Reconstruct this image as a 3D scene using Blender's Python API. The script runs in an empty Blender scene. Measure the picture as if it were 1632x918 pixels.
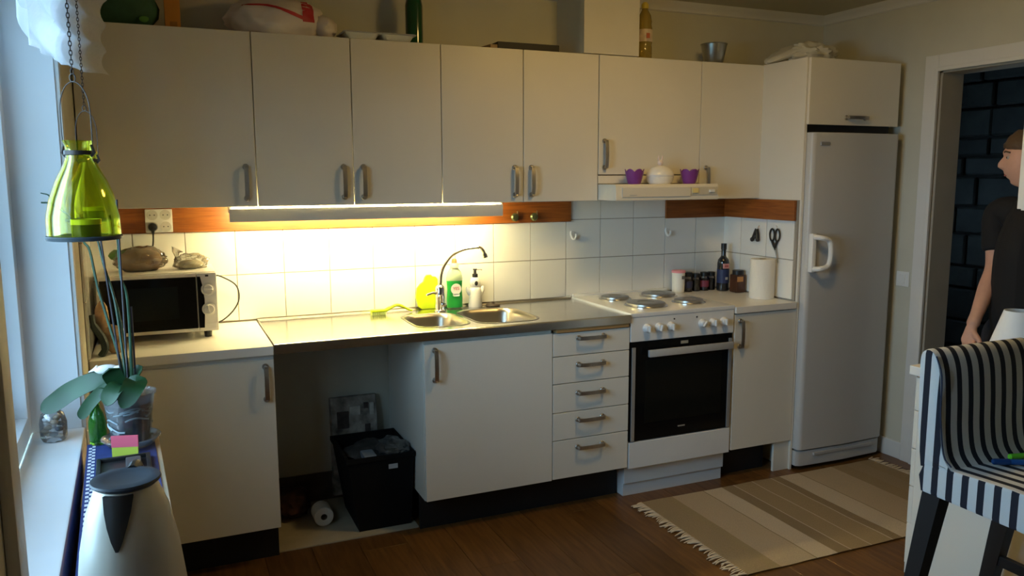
import bpy, bmesh, math, random
from mathutils import Vector, Matrix
random.seed(7)
R = math.radians
scene = bpy.context.scene
col = scene.collection

# ------------------------------------------------------------------ camera, world, light, exposure
cam_d = bpy.data.cameras.new('camera'); cam = bpy.data.objects.new('camera', cam_d); col.objects.link(cam)
YAW, PITCH, ROLL, FPX = 0.4101, -0.1382, -0.0031, 1271.3
cam.location = (0.2417, -3.7283, 1.5383)
F = Vector((math.sin(YAW)*math.cos(PITCH), math.cos(YAW)*math.cos(PITCH), math.sin(PITCH)))
Rt = Vector((math.cos(YAW), -math.sin(YAW), 0)); Up = Rt.cross(F)
R2 = Rt*math.cos(ROLL)+Up*math.sin(ROLL); U2 = -Rt*math.sin(ROLL)+Up*math.cos(ROLL)
cam.matrix_world = Matrix(((R2.x, U2.x, -F.x, .2417), (R2.y, U2.y, -F.y, -3.7283), (R2.z, U2.z, -F.z, 1.5383), (0, 0, 0, 1)))
cam_d.sensor_width = 36; cam_d.lens = FPX*36/1632; cam_d.clip_start = 0.02
scene.camera = cam

SKY, TUBE, EXPO = 5.0, 48.0, 1.5
CEILLAMP = 14.5
world = bpy.data.worlds.new('overcast_sky'); scene.world = world; world.use_nodes = True
wb = world.node_tree.nodes['Background']; wb.inputs[0].default_value = (0.43, 0.72, 1.0, 1); wb.inputs[1].default_value = SKY
scene.view_settings.view_transform = 'Standard'; scene.view_settings.look = 'None'
scene.view_settings.exposure = EXPO; scene.view_settings.gamma = 1; scene.view_settings.use_curve_mapping = False
scene.cycles.use_denoising = True
scene.cycles.max_bounces = 10; scene.cycles.diffuse_bounces = 6; scene.cycles.transparent_max_bounces = 16
scene.cycles.caustics_refractive = False; scene.cycles.caustics_reflective = False

LW = math.atan(0.035)                                   # the window wall stands 2 degrees out of square
LWX = -0.055
def lw(x, y, z=0):                                      # window-wall coordinates to world
    c, s = math.cos(LW), math.sin(LW)
    return Vector((LWX + x*c - y*s, x*s + y*c, z))
def portal(name, y, z, w, h):
    d = bpy.data.lights.new(name, 'AREA'); d.shape = 'RECTANGLE'; d.size = h; d.size_y = w
    d.cycles.is_portal = True
    o = bpy.data.objects.new(name, d); col.objects.link(o)
    o.location = lw(-.32, y, z); o.rotation_euler = (0, R(-90), LW)
    return o
WIN = [(-2.56, -1.20, .83, 2.15)]
for y0, y1, z0, z1 in WIN: portal('window_daylight', (y0+y1)/2, (z0+z1)/2, y1-y0, z1-z0)

# ------------------------------------------------------------------ materials
def mat(name, c, rough=.5, metal=0, var=.0, vs=6, bump=0, bs=150, trans=0, ior=1.45, emis=None, es=0, coat=0, alpha=1, sub=0):
    m = bpy.data.materials.new(name); m.use_nodes = True
    nt = m.node_tree; b = nt.nodes['Principled BSDF']
    b.inputs['Base Color'].default_value = (*c, 1); b.inputs['Roughness'].default_value = rough; b.inputs['Metallic'].default_value = metal
    b.inputs['Transmission Weight'].default_value = trans; b.inputs['IOR'].default_value = ior; b.inputs['Coat Weight'].default_value = coat
    b.inputs['Alpha'].default_value = alpha
    if emis: b.inputs['Emission Color'].default_value = (*emis, 1); b.inputs['Emission Strength'].default_value = es
    if var or bump:
        tc = nt.nodes.new('ShaderNodeTexCoord')
    if var:
        n = nt.nodes.new('ShaderNodeTexNoise'); n.inputs['Scale'].default_value = vs; n.inputs['Detail'].default_value = 6
        r = nt.nodes.new('ShaderNodeValToRGB')
        r.color_ramp.elements[0].position = .3; r.color_ramp.elements[1].position = .7
        r.color_ramp.elements[0].color = (*[max(0, v*(1-var)) for v in c], 1); r.color_ramp.elements[1].color = (*[min(1, v*(1+var)) for v in c], 1)
        nt.links.new(tc.outputs['Object'], n.inputs['Vector']); nt.links.new(n.outputs['Fac'], r.inputs['Fac']); nt.links.new(r.outputs['Color'], b.inputs['Base Color'])
    if bump:
        n2 = nt.nodes.new('ShaderNodeTexNoise'); n2.inputs['Scale'].default_value = bs; n2.inputs['Detail'].default_value = 3
        bp = nt.nodes.new('ShaderNodeBump'); bp.inputs['Strength'].default_value = bump; bp.inputs['Distance'].default_value = .003
        nt.links.new(tc.outputs['Object'], n2.inputs['Vector']); nt.links.new(n2.outputs['Fac'], bp.inputs['Height']); nt.links.new(bp.outputs['Normal'], b.inputs['Normal'])
    return m
def wood(name, c1, c2, rough=.4, axis=0, scale=6, stretch=14):
    m = mat(name, c1, rough); nt = m.node_tree; b = nt.nodes['Principled BSDF']
    tc = nt.nodes.new('ShaderNodeTexCoord'); mp = nt.nodes.new('ShaderNodeMapping')
    s = [stretch]*3; s[axis] = 1.0; mp.inputs['Scale'].default_value = s
    oi = nt.nodes.new('ShaderNodeObjectInfo'); ad = nt.nodes.new('ShaderNodeVectorMath'); ad.operation = 'ADD'
    n = nt.nodes.new('ShaderNodeTexNoise'); n.inputs['Scale'].default_value = scale; n.inputs['Detail'].default_value = 8; n.inputs['Distortion'].default_value = .6
    r = nt.nodes.new('ShaderNodeValToRGB'); r.color_ramp.elements[0].position = .3; r.color_ramp.elements[1].position = .72
    r.color_ramp.elements[0].color = (*c1, 1); r.color_ramp.elements[1].color = (*c2, 1)
    ml = nt.nodes.new('ShaderNodeMath'); ml.operation = 'MULTIPLY'; ml.inputs[1].default_value = 37
    nt.links.new(oi.outputs['Random'], ml.inputs[0]); nt.links.new(tc.outputs['Object'], mp.inputs['Vector']); nt.links.new(mp.outputs[0], ad.inputs[0]); nt.links.new(ml.outputs[0], ad.inputs[1])
    hs = nt.nodes.new('ShaderNodeHueSaturation')
    mr = nt.nodes.new('ShaderNodeMapRange'); mr.inputs['To Min'].default_value = .78; mr.inputs['To Max'].default_value = 1.2
    nt.links.new(oi.outputs['Random'], mr.inputs['Value']); nt.links.new(mr.outputs[0], hs.inputs['Value'])
    nt.links.new(ad.outputs[0], n.inputs['Vector']); nt.links.new(n.outputs['Fac'], r.inputs['Fac']); nt.links.new(r.outputs['Color'], hs.inputs['Color']); nt.links.new(hs.outputs[0], b.inputs['Base Color'])
    return m
def clear(name, tint=(1, 1, 1), gloss=.12, rough=.03, mixc=None, mixw=0, fk=1.0):          # thin film / pane: see-through with a reflection, optional milky part
    m = bpy.data.materials.new(name); m.use_nodes = True; nt = m.node_tree; nt.nodes.clear()
    o = nt.nodes.new('ShaderNodeOutputMaterial'); t = nt.nodes.new('ShaderNodeBsdfTransparent'); g = nt.nodes.new('ShaderNodeBsdfGlossy'); mx = nt.nodes.new('ShaderNodeMixShader')
    t.inputs[0].default_value = (*tint, 1); g.inputs['Roughness'].default_value = rough
    fr = nt.nodes.new('ShaderNodeFresnel'); fr.inputs[0].default_value = 1.5
    a = nt.nodes.new('ShaderNodeMath'); a.operation = 'MULTIPLY_ADD'; a.inputs[1].default_value = fk; a.inputs[2].default_value = gloss; a.use_clamp = True
    nt.links.new(fr.outputs[0], a.inputs[0]); nt.links.new(a.outputs[0], mx.inputs[0]); nt.links.new(t.outputs[0], mx.inputs[1]); nt.links.new(g.outputs[0], mx.inputs[2])
    last = mx
    if mixw:
        d = nt.nodes.new('ShaderNodeBsdfDiffuse'); d.inputs[0].default_value = (*mixc, 1); tr = nt.nodes.new('ShaderNodeBsdfTranslucent'); tr.inputs[0].default_value = (*mixc, 1)
        ms = nt.nodes.new('ShaderNodeMixShader'); ms.inputs[0].default_value = .5; nt.links.new(d.outputs[0], ms.inputs[1]); nt.links.new(tr.outputs[0], ms.inputs[2])
        m2 = nt.nodes.new('ShaderNodeMixShader'); m2.inputs[0].default_value = mixw
        nt.links.new(mx.outputs[0], m2.inputs[1]); nt.links.new(ms.outputs[0], m2.inputs[2]); last = m2
    nt.links.new(last.outputs[0], o.inputs[0])
    return m
def bands(name, stops, axis=0, rough=.9, bump=.4, bs=260, var=.1):                  # constant colour bands along one object axis
    m = mat(name, (.5, .5, .5), rough); nt = m.node_tree; b = nt.nodes['Principled BSDF']
    tc = nt.nodes.new('ShaderNodeTexCoord'); sp = nt.nodes.new('ShaderNodeSeparateXYZ'); nt.links.new(tc.outputs['Object'], sp.inputs[0])
    r = nt.nodes.new('ShaderNodeValToRGB'); r.color_ramp.interpolation = 'CONSTANT'; cr = r.color_ramp
    while len(cr.elements) < len(stops): cr.elements.new(.5)
    for e, (p, c) in zip(cr.elements, stops): e.position = p; e.color = (*c, 1)
    nt.links.new(sp.outputs[axis], r.inputs['Fac'])
    n = nt.nodes.new('ShaderNodeTexNoise'); n.inputs['Scale'].default_value = bs; nt.links.new(tc.outputs['Object'], n.inputs['Vector'])
    mx = nt.nodes.new('ShaderNodeMix'); mx.data_type = 'RGBA'; mx.blend_type = 'MULTIPLY'; mx.inputs[0].default_value = .6
    n3 = nt.nodes.new('ShaderNodeValToRGB'); n3.color_ramp.elements[0].color = (1-2*var,)*3+(1,); n3.color_ramp.elements[0].position = .3; n3.color_ramp.elements[1].position = .7
    nt.links.new(n.outputs['Fac'], n3.inputs[0]); nt.links.new(r.outputs[0], mx.inputs[6]); nt.links.new(n3.outputs[0], mx.inputs[7]); nt.links.new(mx.outputs[2], b.inputs['Base Color'])
    bp = nt.nodes.new('ShaderNodeBump'); bp.inputs['Strength'].default_value = bump; bp.inputs['Distance'].default_value = .002
    nt.links.new(n.outputs['Fac'], bp.inputs['Height']); nt.links.new(bp.outputs[0], b.inputs['Normal'])
    return m

WALL = mat('wall_paint', (.60, .58, .48), .8, var=.03, bump=.15, bs=90)
CEIL = mat('ceiling_paint', (.58, .54, .40), .85, bump=.1, bs=60)
TRIM = mat('white_trim', (.72, .71, .68), .5, var=.02)
WSILL = mat('sill_gloss_white', (.84, .86, .88), .3, var=.02)
CAB = mat('cabinet_white', (.74, .71, .63), .42, var=.02, vs=3)
CABIN = mat('cabinet_carcass', (.62, .61, .57), .6)
LAM = mat('white_laminate', (.80, .78, .73), .28, var=.02)
STEEL = mat('stainless_steel', (.66, .64, .60), .22, 1, var=.05, vs=14)
STEELD = mat('steel_bowl', (.42, .39, .34), .28, 1)
CHROME = mat('chrome', (.80, .80, .80), .08, 1)
PEWTER = mat('pewter_handle', (.52, .49, .45), .36, 1, var=.08, vs=40)
PLATE = mat('hotplate', (.42, .41, .39), .34, .9, var=.06, vs=30)
TILE = mat('glazed_tile', (.80, .80, .77), .16, var=.015, vs=2, coat=.3)
GROUT = mat('grout', (.33, .30, .25), .9)
RAIL = wood('teak_rail', (.20, .055, .008), (.34, .11, .018), .38, 0, 7, 16)
RAILY = wood('teak_rail_side', (.20, .055, .008), (.34, .11, .018), .38, 1, 7, 16)
BOARD = wood('cutting_board_wood', (.30, .17, .06), (.44, .27, .11), .5, 0)
FLOORM = wood('laminate_floor', (.095, .040, .009), (.18, .082, .021), .38, 1, 5, 12)
BLACK = mat('black_plinth', (.012, .012, .013), .55)
BLKPL = mat('black_plastic', (.015, .015, .016), .35)
OVENGL = mat('oven_glass', (.006, .006, .006), .08, ior=1.22)
ENAMEL = mat('white_enamel', (.74, .75, .75), .2, var=.015)
FRIDGEM = mat('fridge_white', (.54, .54, .53), .3, bump=.08, bs=500)
WPL = mat('white_plastic', (.80, .80, .78), .35)
HOODM = mat('hood_cream', (.76, .72, .62), .4)
GREYM = mat('grey_metal_strip', (.50, .50, .50), .35, .6)
MAROON = mat('maroon_sash', (.06, .022, .018), .5)
PANE = clear('window_glass', gloss=.0, fk=.6)
LIME = mat('lime_plastic', (.62, .80, .02), .4)
SKIN = mat('skin', (.58, .33, .24), .55, var=.06, vs=20)
HAIR = mat('brown_hair', (.10, .06, .03), .6, bump=.8, bs=300)
SHIRT = mat('black_shirt', (.008, .008, .009), .85, bump=.3, bs=300)
JEANS = mat('dark_jeans', (.015, .018, .03), .85, bump=.3, bs=400)

# ------------------------------------------------------------------ mesh helpers
def B(): return bmesh.new()
def box(bm, x0, x1, y0, y1, z0, z1, bev=0, seg=2):
    r = bmesh.ops.create_cube(bm, size=1, matrix=Matrix.Translation(((x0+x1)/2, (y0+y1)/2, (z0+z1)/2)) @ Matrix.Diagonal((abs(x1-x0), abs(y1-y0), abs(z1-z0), 1)))
    if bev:
        es = list({e for v in r['verts'] for e in v.link_edges})
        bmesh.ops.bevel(bm, geom=es, offset=bev, segments=seg, affect='EDGES', profile=.6)
    return bm
def ring_loft(bm, rings, cap0=True, cap1=True, closed=True):
    vs = [[bm.verts.new(p) for p in r] for r in rings]
    n = len(vs[0])
    for a, b in zip(vs, vs[1:]):
        for i in range(n if closed else n-1):
            j = (i+1) % n
            bm.faces.new((a[i], a[j], b[j], b[i]))
    if cap0 and closed: bm.faces.new(list(reversed(vs[0])))
    if cap1 and closed: bm.faces.new(vs[-1])
    return vs
def lathe(bm, prof, c=(0, 0, 0), seg=24, axis='z', cap0=True, cap1=True, sq=1.0):
    rings = []
    for r, h in prof:
        ring = []
        for i in range(seg):
            a = 2*math.pi*i/seg; x, y = max(r, 1e-5)*math.cos(a), max(r, 1e-5)*math.sin(a)*sq
            v = (x, y, h) if axis == 'z' else ((x, h, -y) if axis == 'y' else (h, x, y))
            ring.append((v[0]+c[0], v[1]+c[1], v[2]+c[2]))
        rings.append(ring)
    ring_loft(bm, rings, cap0, cap1)
    return bm
def tube(bm, pts, r, seg=8, closed=False):
    pts = [Vector(p) for p in pts]; n = len(pts); rings = []
    rr = r if isinstance(r, (list, tuple)) else [r]*n
    prev = None
    for i, p in enumerate(pts):
        if closed: t = (pts[(i+1) % n]-pts[i-1]).normalized()
        else: t = (pts[min(i+1, n-1)]-pts[max(i-1, 0)]).normalized()
        if prev is None:
            u = t.cross(Vector((0, 0, 1)))
            if u.length < .05: u = t.cross(Vector((1, 0, 0)))
        else: u = prev - t*prev.dot(t)
        u.normalize(); prev = u; v = t.cross(u)
        rings.append([p+(u*math.cos(2*math.pi*k/seg)+v*math.sin(2*math.pi*k/seg))*rr[i] for k in range(seg)])
    if closed:
        rings.append(rings[0]); ring_loft(bm, rings, False, False); bmesh.ops.remove_doubles(bm, verts=bm.verts, dist=1e-6)
    else: ring_loft(bm, rings)
    return bm
def spline(pts, n=8):
    P = [Vector(p) for p in pts]; P = [P[0]*2-P[1]] + P + [P[-1]*2-P[-2]]; out = []
    for i in range(1, len(P)-2):
        for k in range(n):
            t = k/n; a, b, c, d = P[i-1], P[i], P[i+1], P[i+2]
            out.append(.5*((2*b)+(c-a)*t+(2*a-5*b+4*c-d)*t*t+(3*b-a-3*c+d)*t**3))
    out.append(P[-2]); return out
def prism(bm, poly, axis, a, b, bev=0):          # polygon extruded along an axis
    def pt(p, h): return {'x': (h, p[0], p[1]), 'y': (p[0], h, p[1]), 'z': (p[0], p[1], h)}[axis]
    v0 = [bm.verts.new(pt(p, a)) for p in poly]; v1 = [bm.verts.new(pt(p, b)) for p in poly]
    f = [bm.faces.new(v0), bm.faces.new(list(reversed(v1)))]
    n = len(poly)
    for i in range(n): bm.faces.new((v0[i], v1[i], v1[(i+1) % n], v0[(i+1) % n]))
    bmesh.ops.recalc_face_normals(bm, faces=bm.faces)
    if bev: bmesh.ops.bevel(bm, geom=[e for ff in f for e in ff.edges], offset=bev, segments=2, affect='EDGES', profile=.6)
    return bm
def leaf(bm, pts, w, thick=.0025, fold=.25, up=(0, 0, 1)):        # strap leaf along a spline, folded about its midrib
    P = spline(pts, 7); n = len(P); rings = []
    for i, p in enumerate(P):
        t = (P[min(i+1, n-1)]-P[max(i-1, 0)]).normalized(); s = t.cross(Vector(up)).normalized(); u = s.cross(t).normalized()
        f = i/(n-1); ww = w*(.35+.65*math.sin(math.pi*min(1, f*.62+.18)))*(1 if f < .8 else math.sqrt(max(.02, 1-((f-.8)/.2)**2)))
        rings.append([p-s*ww+u*ww*fold, p-u*0, p+s*ww+u*ww*fold, p+s*ww*.98+u*(ww*fold-thick), p-u*thick*1.6, p-s*ww*.98+u*(ww*fold-thick)])
    ring_loft(bm, rings); return bm
def sharp(me, deg):
    if deg is None: return
    me.shade_smooth(); me.set_sharp_from_angle(angle=R(deg))
def obj(name, bm, m, parent=None, deg=35, loc=None):
    if isinstance(bm, bpy.types.Mesh): me = bm
    else:
        bmesh.ops.recalc_face_normals(bm, faces=bm.faces)
        me = bpy.data.meshes.new(name); bm.to_mesh(me); bm.free(); sharp(me, deg)
        if m: me.materials.append(m)
    o = bpy.data.objects.new(name, me); col.objects.link(o)
    if deg is not None and m and len(me.polygons) < 160:
        w_ = o.modifiers.new('weighted', 'WEIGHTED_NORMAL'); w_.keep_sharp = True
    if loc is not None: o.location = loc
    if parent is not None: adopt(o, parent)
    return o
def adopt(o, p):
    o.parent = p
    o.matrix_parent_inverse = wm(p).inverted()
def wm(o):
    m = o.matrix_basis.copy()
    if o.parent: m = wm(o.parent) @ o.matrix_parent_inverse @ m
    return m
def tag(o, label, cat, group=None):
    o['label'] = label; o['category'] = cat
    if group: o['group'] = group
    return o
def thing(name, label, cat, loc, group=None, rotz=0):
    o = bpy.data.objects.new(name, None); col.objects.link(o); o.location = loc; o.rotation_euler = (0, 0, rotz); o.empty_display_size = .05
    return tag(o, label, cat, group)
def struct(name, bm, m, label=None, deg=None, lwframe=False):
    o = obj(name, bm, m, None, deg); o['kind'] = 'structure'
    if label: o['label'] = label
    if lwframe: o.location = (LWX, 0, 0); o.rotation_euler = (0, 0, LW)
    return o
def copy_tree(o, parent=None):
    c = o.copy(); col.objects.link(c); c.parent = parent
    for ch in list(o.children): copy_tree(ch, c)
    return c
def text(name, s, size, m, parent, loc, rot, ext=.0004, align='CENTER'):
    c = bpy.data.curves.new(name, 'FONT'); c.body = s; c.size = size; c.extrude = ext; c.align_x = align; c.align_y = 'CENTER'; c.materials.append(m)
    q = bpy.data.objects.new('tmp', c); col.objects.link(q); dg = bpy.context.evaluated_depsgraph_get(); dg.update()
    me = bpy.data.meshes.new_from_object(q.evaluated_get(dg)); bpy.data.objects.remove(q); me.materials.clear(); me.materials.append(m)
    o = bpy.data.objects.new(name, me); col.objects.link(o); o.location = loc; o.rotation_euler = rot
    adopt(o, parent); return o

# ------------------------------------------------------------------ the room
CH = 2.46; XR = 3.87; YB = -5.6
fl = struct('floor', box(B(), -.6, 6.2, YB-.1, 1.3, -.12, -.006), FLOORM, 'brown laminate floor of long boards')
pw, pl = .19, 1.22
pm = B(); box(pm, 0, pw-.0012, 0, pl-.0012, -.006, 0, .0008, 1)
pme = bpy.data.meshes.new('plank'); pm.to_mesh(pme); pm.free(); pme.materials.append(FLOORM)
for cx in range(22):
    x = -.22+cx*pw; frac = [1, .5, .23, .77, .36][cx % 5]
    bm = B(); box(bm, 0, pw-.0012, 0, pl*frac-.0012, -.006, 0, .0008, 1)
    obj('plank', bm, FLOORM, fl, None, loc=(x, -pl*frac, 0))
    y = -pl*frac-pl
    while y > -3.6:
        obj('plank', pme, None, fl, loc=(x, y, 0)); y -= pl
struct('ceiling', box(B(), -.6, XR+.2, YB-.1, .1, CH, CH+.1), CEIL, 'pale painted ceiling')
wbk = struct('wall_back', box(B(), -.6, XR+.2, 0, .15, -.1, CH), WALL, 'back wall behind the kitchen units')
struct('wall_rear', box(B(), -.6, XR+.2, YB-.15, YB, -.1, CH), WALL, 'wall behind the camera')
bm = B()                                                 # window wall with its two openings, in window-wall coordinates
yy = [.15] + [v for w in WIN for v in (w[1], w[0])] + [YB-.2]
for a, b in ((yy[0], yy[1]), (yy[2], yy[3])): box(bm, -.3, 0, b, a, -.1, CH)
for y0, y1, z0, z1 in WIN: box(bm, -.3, 0, y0, y1, -.1, z0-.03); box(bm, -.3, 0, y0, y1, z1, CH)
wlf = struct('wall_left', bm, WALL, 'window wall on the left', lwframe=True)
D0, D1, DH = -.80, -1.70, 2.07                             # doorway in the right wall
bm = B(); box(bm, XR, XR+.15, D0, .1, -.1, CH); box(bm, XR, XR+.15, YB-.1, D1, -.1, CH); box(bm, XR, XR+.15, D1, D0, DH, CH)
struct('wall_right', bm, WALL, 'right wall with the open doorway')
# crown moulding
def crown(poly_pts, name, lab):
    bm = B()
    for (ax, a, b, base, sgn) in poly_pts:
        prof = [(0, CH), (0, CH-.05), (.012*sgn, CH-.045), (.016*sgn, CH-.03), (.03*sgn, CH-.02), (.045*sgn, CH-.006), (.05*sgn, CH)]
        prism(bm, [(base+p[0], p[1]) for p in prof], ax, a, b)
    struct(name, bm, TRIM, lab, deg=40)
crown([('x', -.1, XR, 0, -1)], 'trim_1', 'white crown moulding along the back wall')
crown([('y', YB, 0, XR, -1)], 'trim_2', 'white crown moulding along the right wall')
# chimney breast above the cabinets
bm = B(); box(bm, 2.115, 2.42, -.285, 0, 2.122, CH)
struct('wall_duct', bm, mat('duct_paint', (.66, .64, .58), .8, var=.02), 'white boxed-in duct between cabinets and ceiling')
bm = B(); prism(bm, [(-.285, CH), (-.285, CH-.05), (-.301, CH-.03), (-.335, CH)], 'x', 2.08, 2.455)
struct('trim_3', bm, TRIM, 'white moulding round the boxed-in duct', deg=40)
# baseboards
bm = B(); box(bm, XR-.014, XR, D0+.075, 0, 0, .095, .004); struct('baseboard_right', bm, TRIM, 'white baseboard between fridge and doorway')
bm = B(); box(bm, XR-.014, XR, -5.5, D1-.075, 0, .095, .004); struct('baseboard_right_rear', bm, TRIM, 'white baseboard beyond the doorway')
# door casing and reveal
bm = B()
for y0, y1, z0, z1 in ((D0-.005, D0+.072, 0, DH+.07), (D1-.072, D1+.005, 0, DH+.07), (D1+.005, D0-.005, DH-.005, DH+.07)): box(bm, XR-.018, XR, y0, y1, z0, z1, .003)
for y0, y1, z0, z1 in ((D0-.012, D0+.008, 0, DH), (D1-.008, D1+.012, 0, DH), (D1+.005, D0-.005, DH-.012, DH+.008)): box(bm, XR-.028, XR-.012, y0, y1, z0, z1, .003)
struct('trim_4', bm, TRIM, 'white casing round the doorway')
bm = B()
box(bm, XR, XR+.15, D0-.02, D0, 0, DH); box(bm, XR, XR+.15, D1, D1+.02, 0, DH); box(bm, XR, XR+.15, D1, D0, DH-.02, DH)
struct('trim_5', bm, mat('jamb_brown_white', (.40, .36, .29), .6, var=.05), 'dull beige door jamb lining')
# room beyond the doorway
bm = B(); box(bm, 6.0, 6.15, -4, 1.2, -.1, CH); box(bm, XR+.15, 4.4, 1.1, 1.2, -.1, CH); box(bm, 5.2, 6.0, 1.1, 1.2, -.1, CH); box(bm, 4.4, 5.2, 1.1, 1.2, -.1, 1.1); box(bm, 4.4, 5.2, 1.1, 1.2, 1.9, CH); box(bm, XR+.10, XR+.15, .1, 1.2, -.1, CH); box(bm, XR+.15, 6.0, -4, -3.9, -.1, CH); box(bm, XR+.15, 6.15, -4, 1.2, CH, CH+.1)
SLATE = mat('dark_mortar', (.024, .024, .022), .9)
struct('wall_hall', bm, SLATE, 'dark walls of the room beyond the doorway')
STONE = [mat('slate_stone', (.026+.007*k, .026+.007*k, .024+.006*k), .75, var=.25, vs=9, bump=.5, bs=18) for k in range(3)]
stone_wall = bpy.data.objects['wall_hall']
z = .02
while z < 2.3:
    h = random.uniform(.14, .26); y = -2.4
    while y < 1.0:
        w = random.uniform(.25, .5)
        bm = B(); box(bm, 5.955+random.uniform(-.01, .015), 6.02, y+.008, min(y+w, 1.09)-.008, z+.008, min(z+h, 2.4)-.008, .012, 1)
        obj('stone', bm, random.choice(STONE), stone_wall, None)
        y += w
    z += h
bm = B()  # window added out of view to let some daylight into the dark hall
for a in ((4.4, 4.45, 1.12, 1.17, 1.1, 1.9), (5.15, 5.2, 1.12, 1.17, 1.1, 1.9), (4.45, 5.15, 1.12, 1.17, 1.1, 1.15), (4.45, 5.15, 1.12, 1.17, 1.85, 1.9)): box(bm, *a)
w2 = struct('window_2', bm, WSILL, 'small added window, out of view, lighting the room beyond the doorway')
obj('pane', box(B(), 4.45, 5.15, 1.143, 1.147, 1.15, 1.85), PANE, w2, None)
# light switch on the right wall
t = thing('light_switch', 'small white rocker light switch beside the doorway', 'light switch', (XR, -.665, .99))
obj('plate', box(B(), XR-.008, XR, -.705, -.625, .95, 1.03, .003), WPL, t)
obj('rocker', box(B(), XR-.013, XR-.006, -.682, -.648, .968, 1.012, .003), WPL, t)

# windows in the left wall
for n, (y0, y1, z0, z1) in enumerate(WIN):
    bm = B()
    fx0, fx1 = -.185, -.12
    for a in ((fx0, fx1, y1-.06, y1, z0, z1), (fx0, fx1, y0, y0+.06, z0, z1), (fx0, fx1, y0+.06, y1-.06, z0, z0+.06), (fx0, fx1, y0+.06, y1-.06, z1-.06, z1)): box(bm, *a, .004)
    wo = struct('window_%d' % (n+1), bm, WSILL, ['white window frame on the left behind the hanging lanterns', 'white window frame nearer the camera'][n], lwframe=True, deg=35)
    ym = (y0+y1)/2
    for k, (a, b) in enumerate(((y0+.06, ym), (ym, y1-.06))):
        bm = B(); s = .05
        for q in ((-.245, -.180, a, a+s, z0+.06, z1-.06), (-.245, -.180, b-s, b, z0+.06, z1-.06), (-.245, -.180, a+s, b-s, z0+.06, z0+.06+s), (-.245, -.180, a+s, b-s, z1-.06-s, z1-.06)): box(bm, *q, .004)
        so = obj('sash', bm, MAROON); so.location = (LWX, 0, 0); so.rotation_euler = (0, 0, LW); adopt(so, wo)
        po = obj('pane', box(B(), -.215, -.211, a+s, b-s, z0+.06+s, z1-.06-s), PANE, None, None); po.location = (LWX, 0, 0); po.rotation_euler = (0, 0, LW); adopt(po, so)
    bm = B(); box(bm, -.12, .012, y0, y1, z0-.03, z0, .006)
    struct('trim_%d' % (6+n*3), bm, WSILL, ['white window sill under the lanterns', 'white sill of the rear window'][n], lwframe=True, deg=35)
    bm = B()
    box(bm, -.12, .004, y1-.004, y1+.0, z0, z1); box(bm, -.12, .004, y0, y0+.004, z0, z1); box(bm, -.12, .004, y0, y1, z1-.004, z1)
    struct('trim_%d' % (7+n*3), bm, WSILL, ['white reveal lining of the window with the lanterns', 'white reveal lining of the rear window'][n], lwframe=True)
    bm = B()
    for a in ((0, .016, y1, y1+.065, z0-.09, z1+.065), (0, .016, y0-.065, y0, z0-.09, z1+.065), (0, .016, y0, y1, z1, z1+.065), (0, .012, y0, y1, z0-.09, z0-.03)): box(bm, *a, .004)
    struct('trim_%d' % (8+n*3), bm, TRIM, ['wooden casing round the window with the lanterns', 'wooden casing round the rear window'][n], lwframe=True, deg=35)
bm = B(); box(bm, -14, -.6, -14, 8, -.75, -.7)
struct('ground', bm, mat('lawn_ground', (.05, .07, .035), .95, var=.3, vs=2), 'ground outside the window')

# ------------------------------------------------------------------ tiles
TP = .2055; tw = TP-.0035
tm = B(); box(tm, -tw/2, tw/2, -.008, 0, -tw/2, tw/2, .0012, 2)
tme = bpy.data.meshes.new('tile'); tm.to_mesh(tme); tm.free(); sharp(tme, 8); tme.materials.append(TILE)
tm = B(); box(tm, -tw/2, tw/2, -.008, 0, -.0485, .0485, .0012, 2)
tmh = bpy.data.meshes.new('tile_cut'); tm.to_mesh(tmh); tm.free(); sharp(tmh, 8); tmh.materials.append(TILE)
gb = obj('grout', box(B(), -.05, 3.198, -.005, 0, .86, 1.415), GROUT, wbk, None)
for k in range(16):
    for r in range(3):
        obj('tile', tme if r < 2 else tmh, None, wbk, loc=(3.196-TP*(k+.5), -.002, .9055+TP*(r+.5) if r < 2 else 1.3665))
gl = obj('grout', box(B(), .0, .004, -.62, 0, .86, 1.415), GROUT, None, None); gl.location = (LWX, 0, 0); gl.rotation_euler = (0, 0, LW); adopt(gl, wlf)
for k in range(3):
    for r in range(3):
        o = obj('tile', tme if r < 2 else tmh, None, loc=lw(.002, -TP*(k+.5)-.01, .9055+TP*(r+.5) if r < 2 else 1.3665)); o.rotation_euler = (0, 0, LW+R(90)); adopt(o, wlf)

# wooden rails under the wall cabinets
struct('trim_12', box(B(), .0, 2.19, -.024, -.010, 1.307, 1.4165, .002), RAIL, 'long orange-brown wooden rail under the wall cabinets')
struct('trim_13', box(B(), 2.782, 3.19, -.024, -.010, 1.310, 1.4165, .002), RAIL, 'short dark wooden rail right of the cooker hood')
struct('trim_14', box(B(), 3.172, 3.187, -.578, -.026, 1.312, 1.4165, .002), RAILY, 'wooden rail on the tiled side of the fridge housing')

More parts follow.
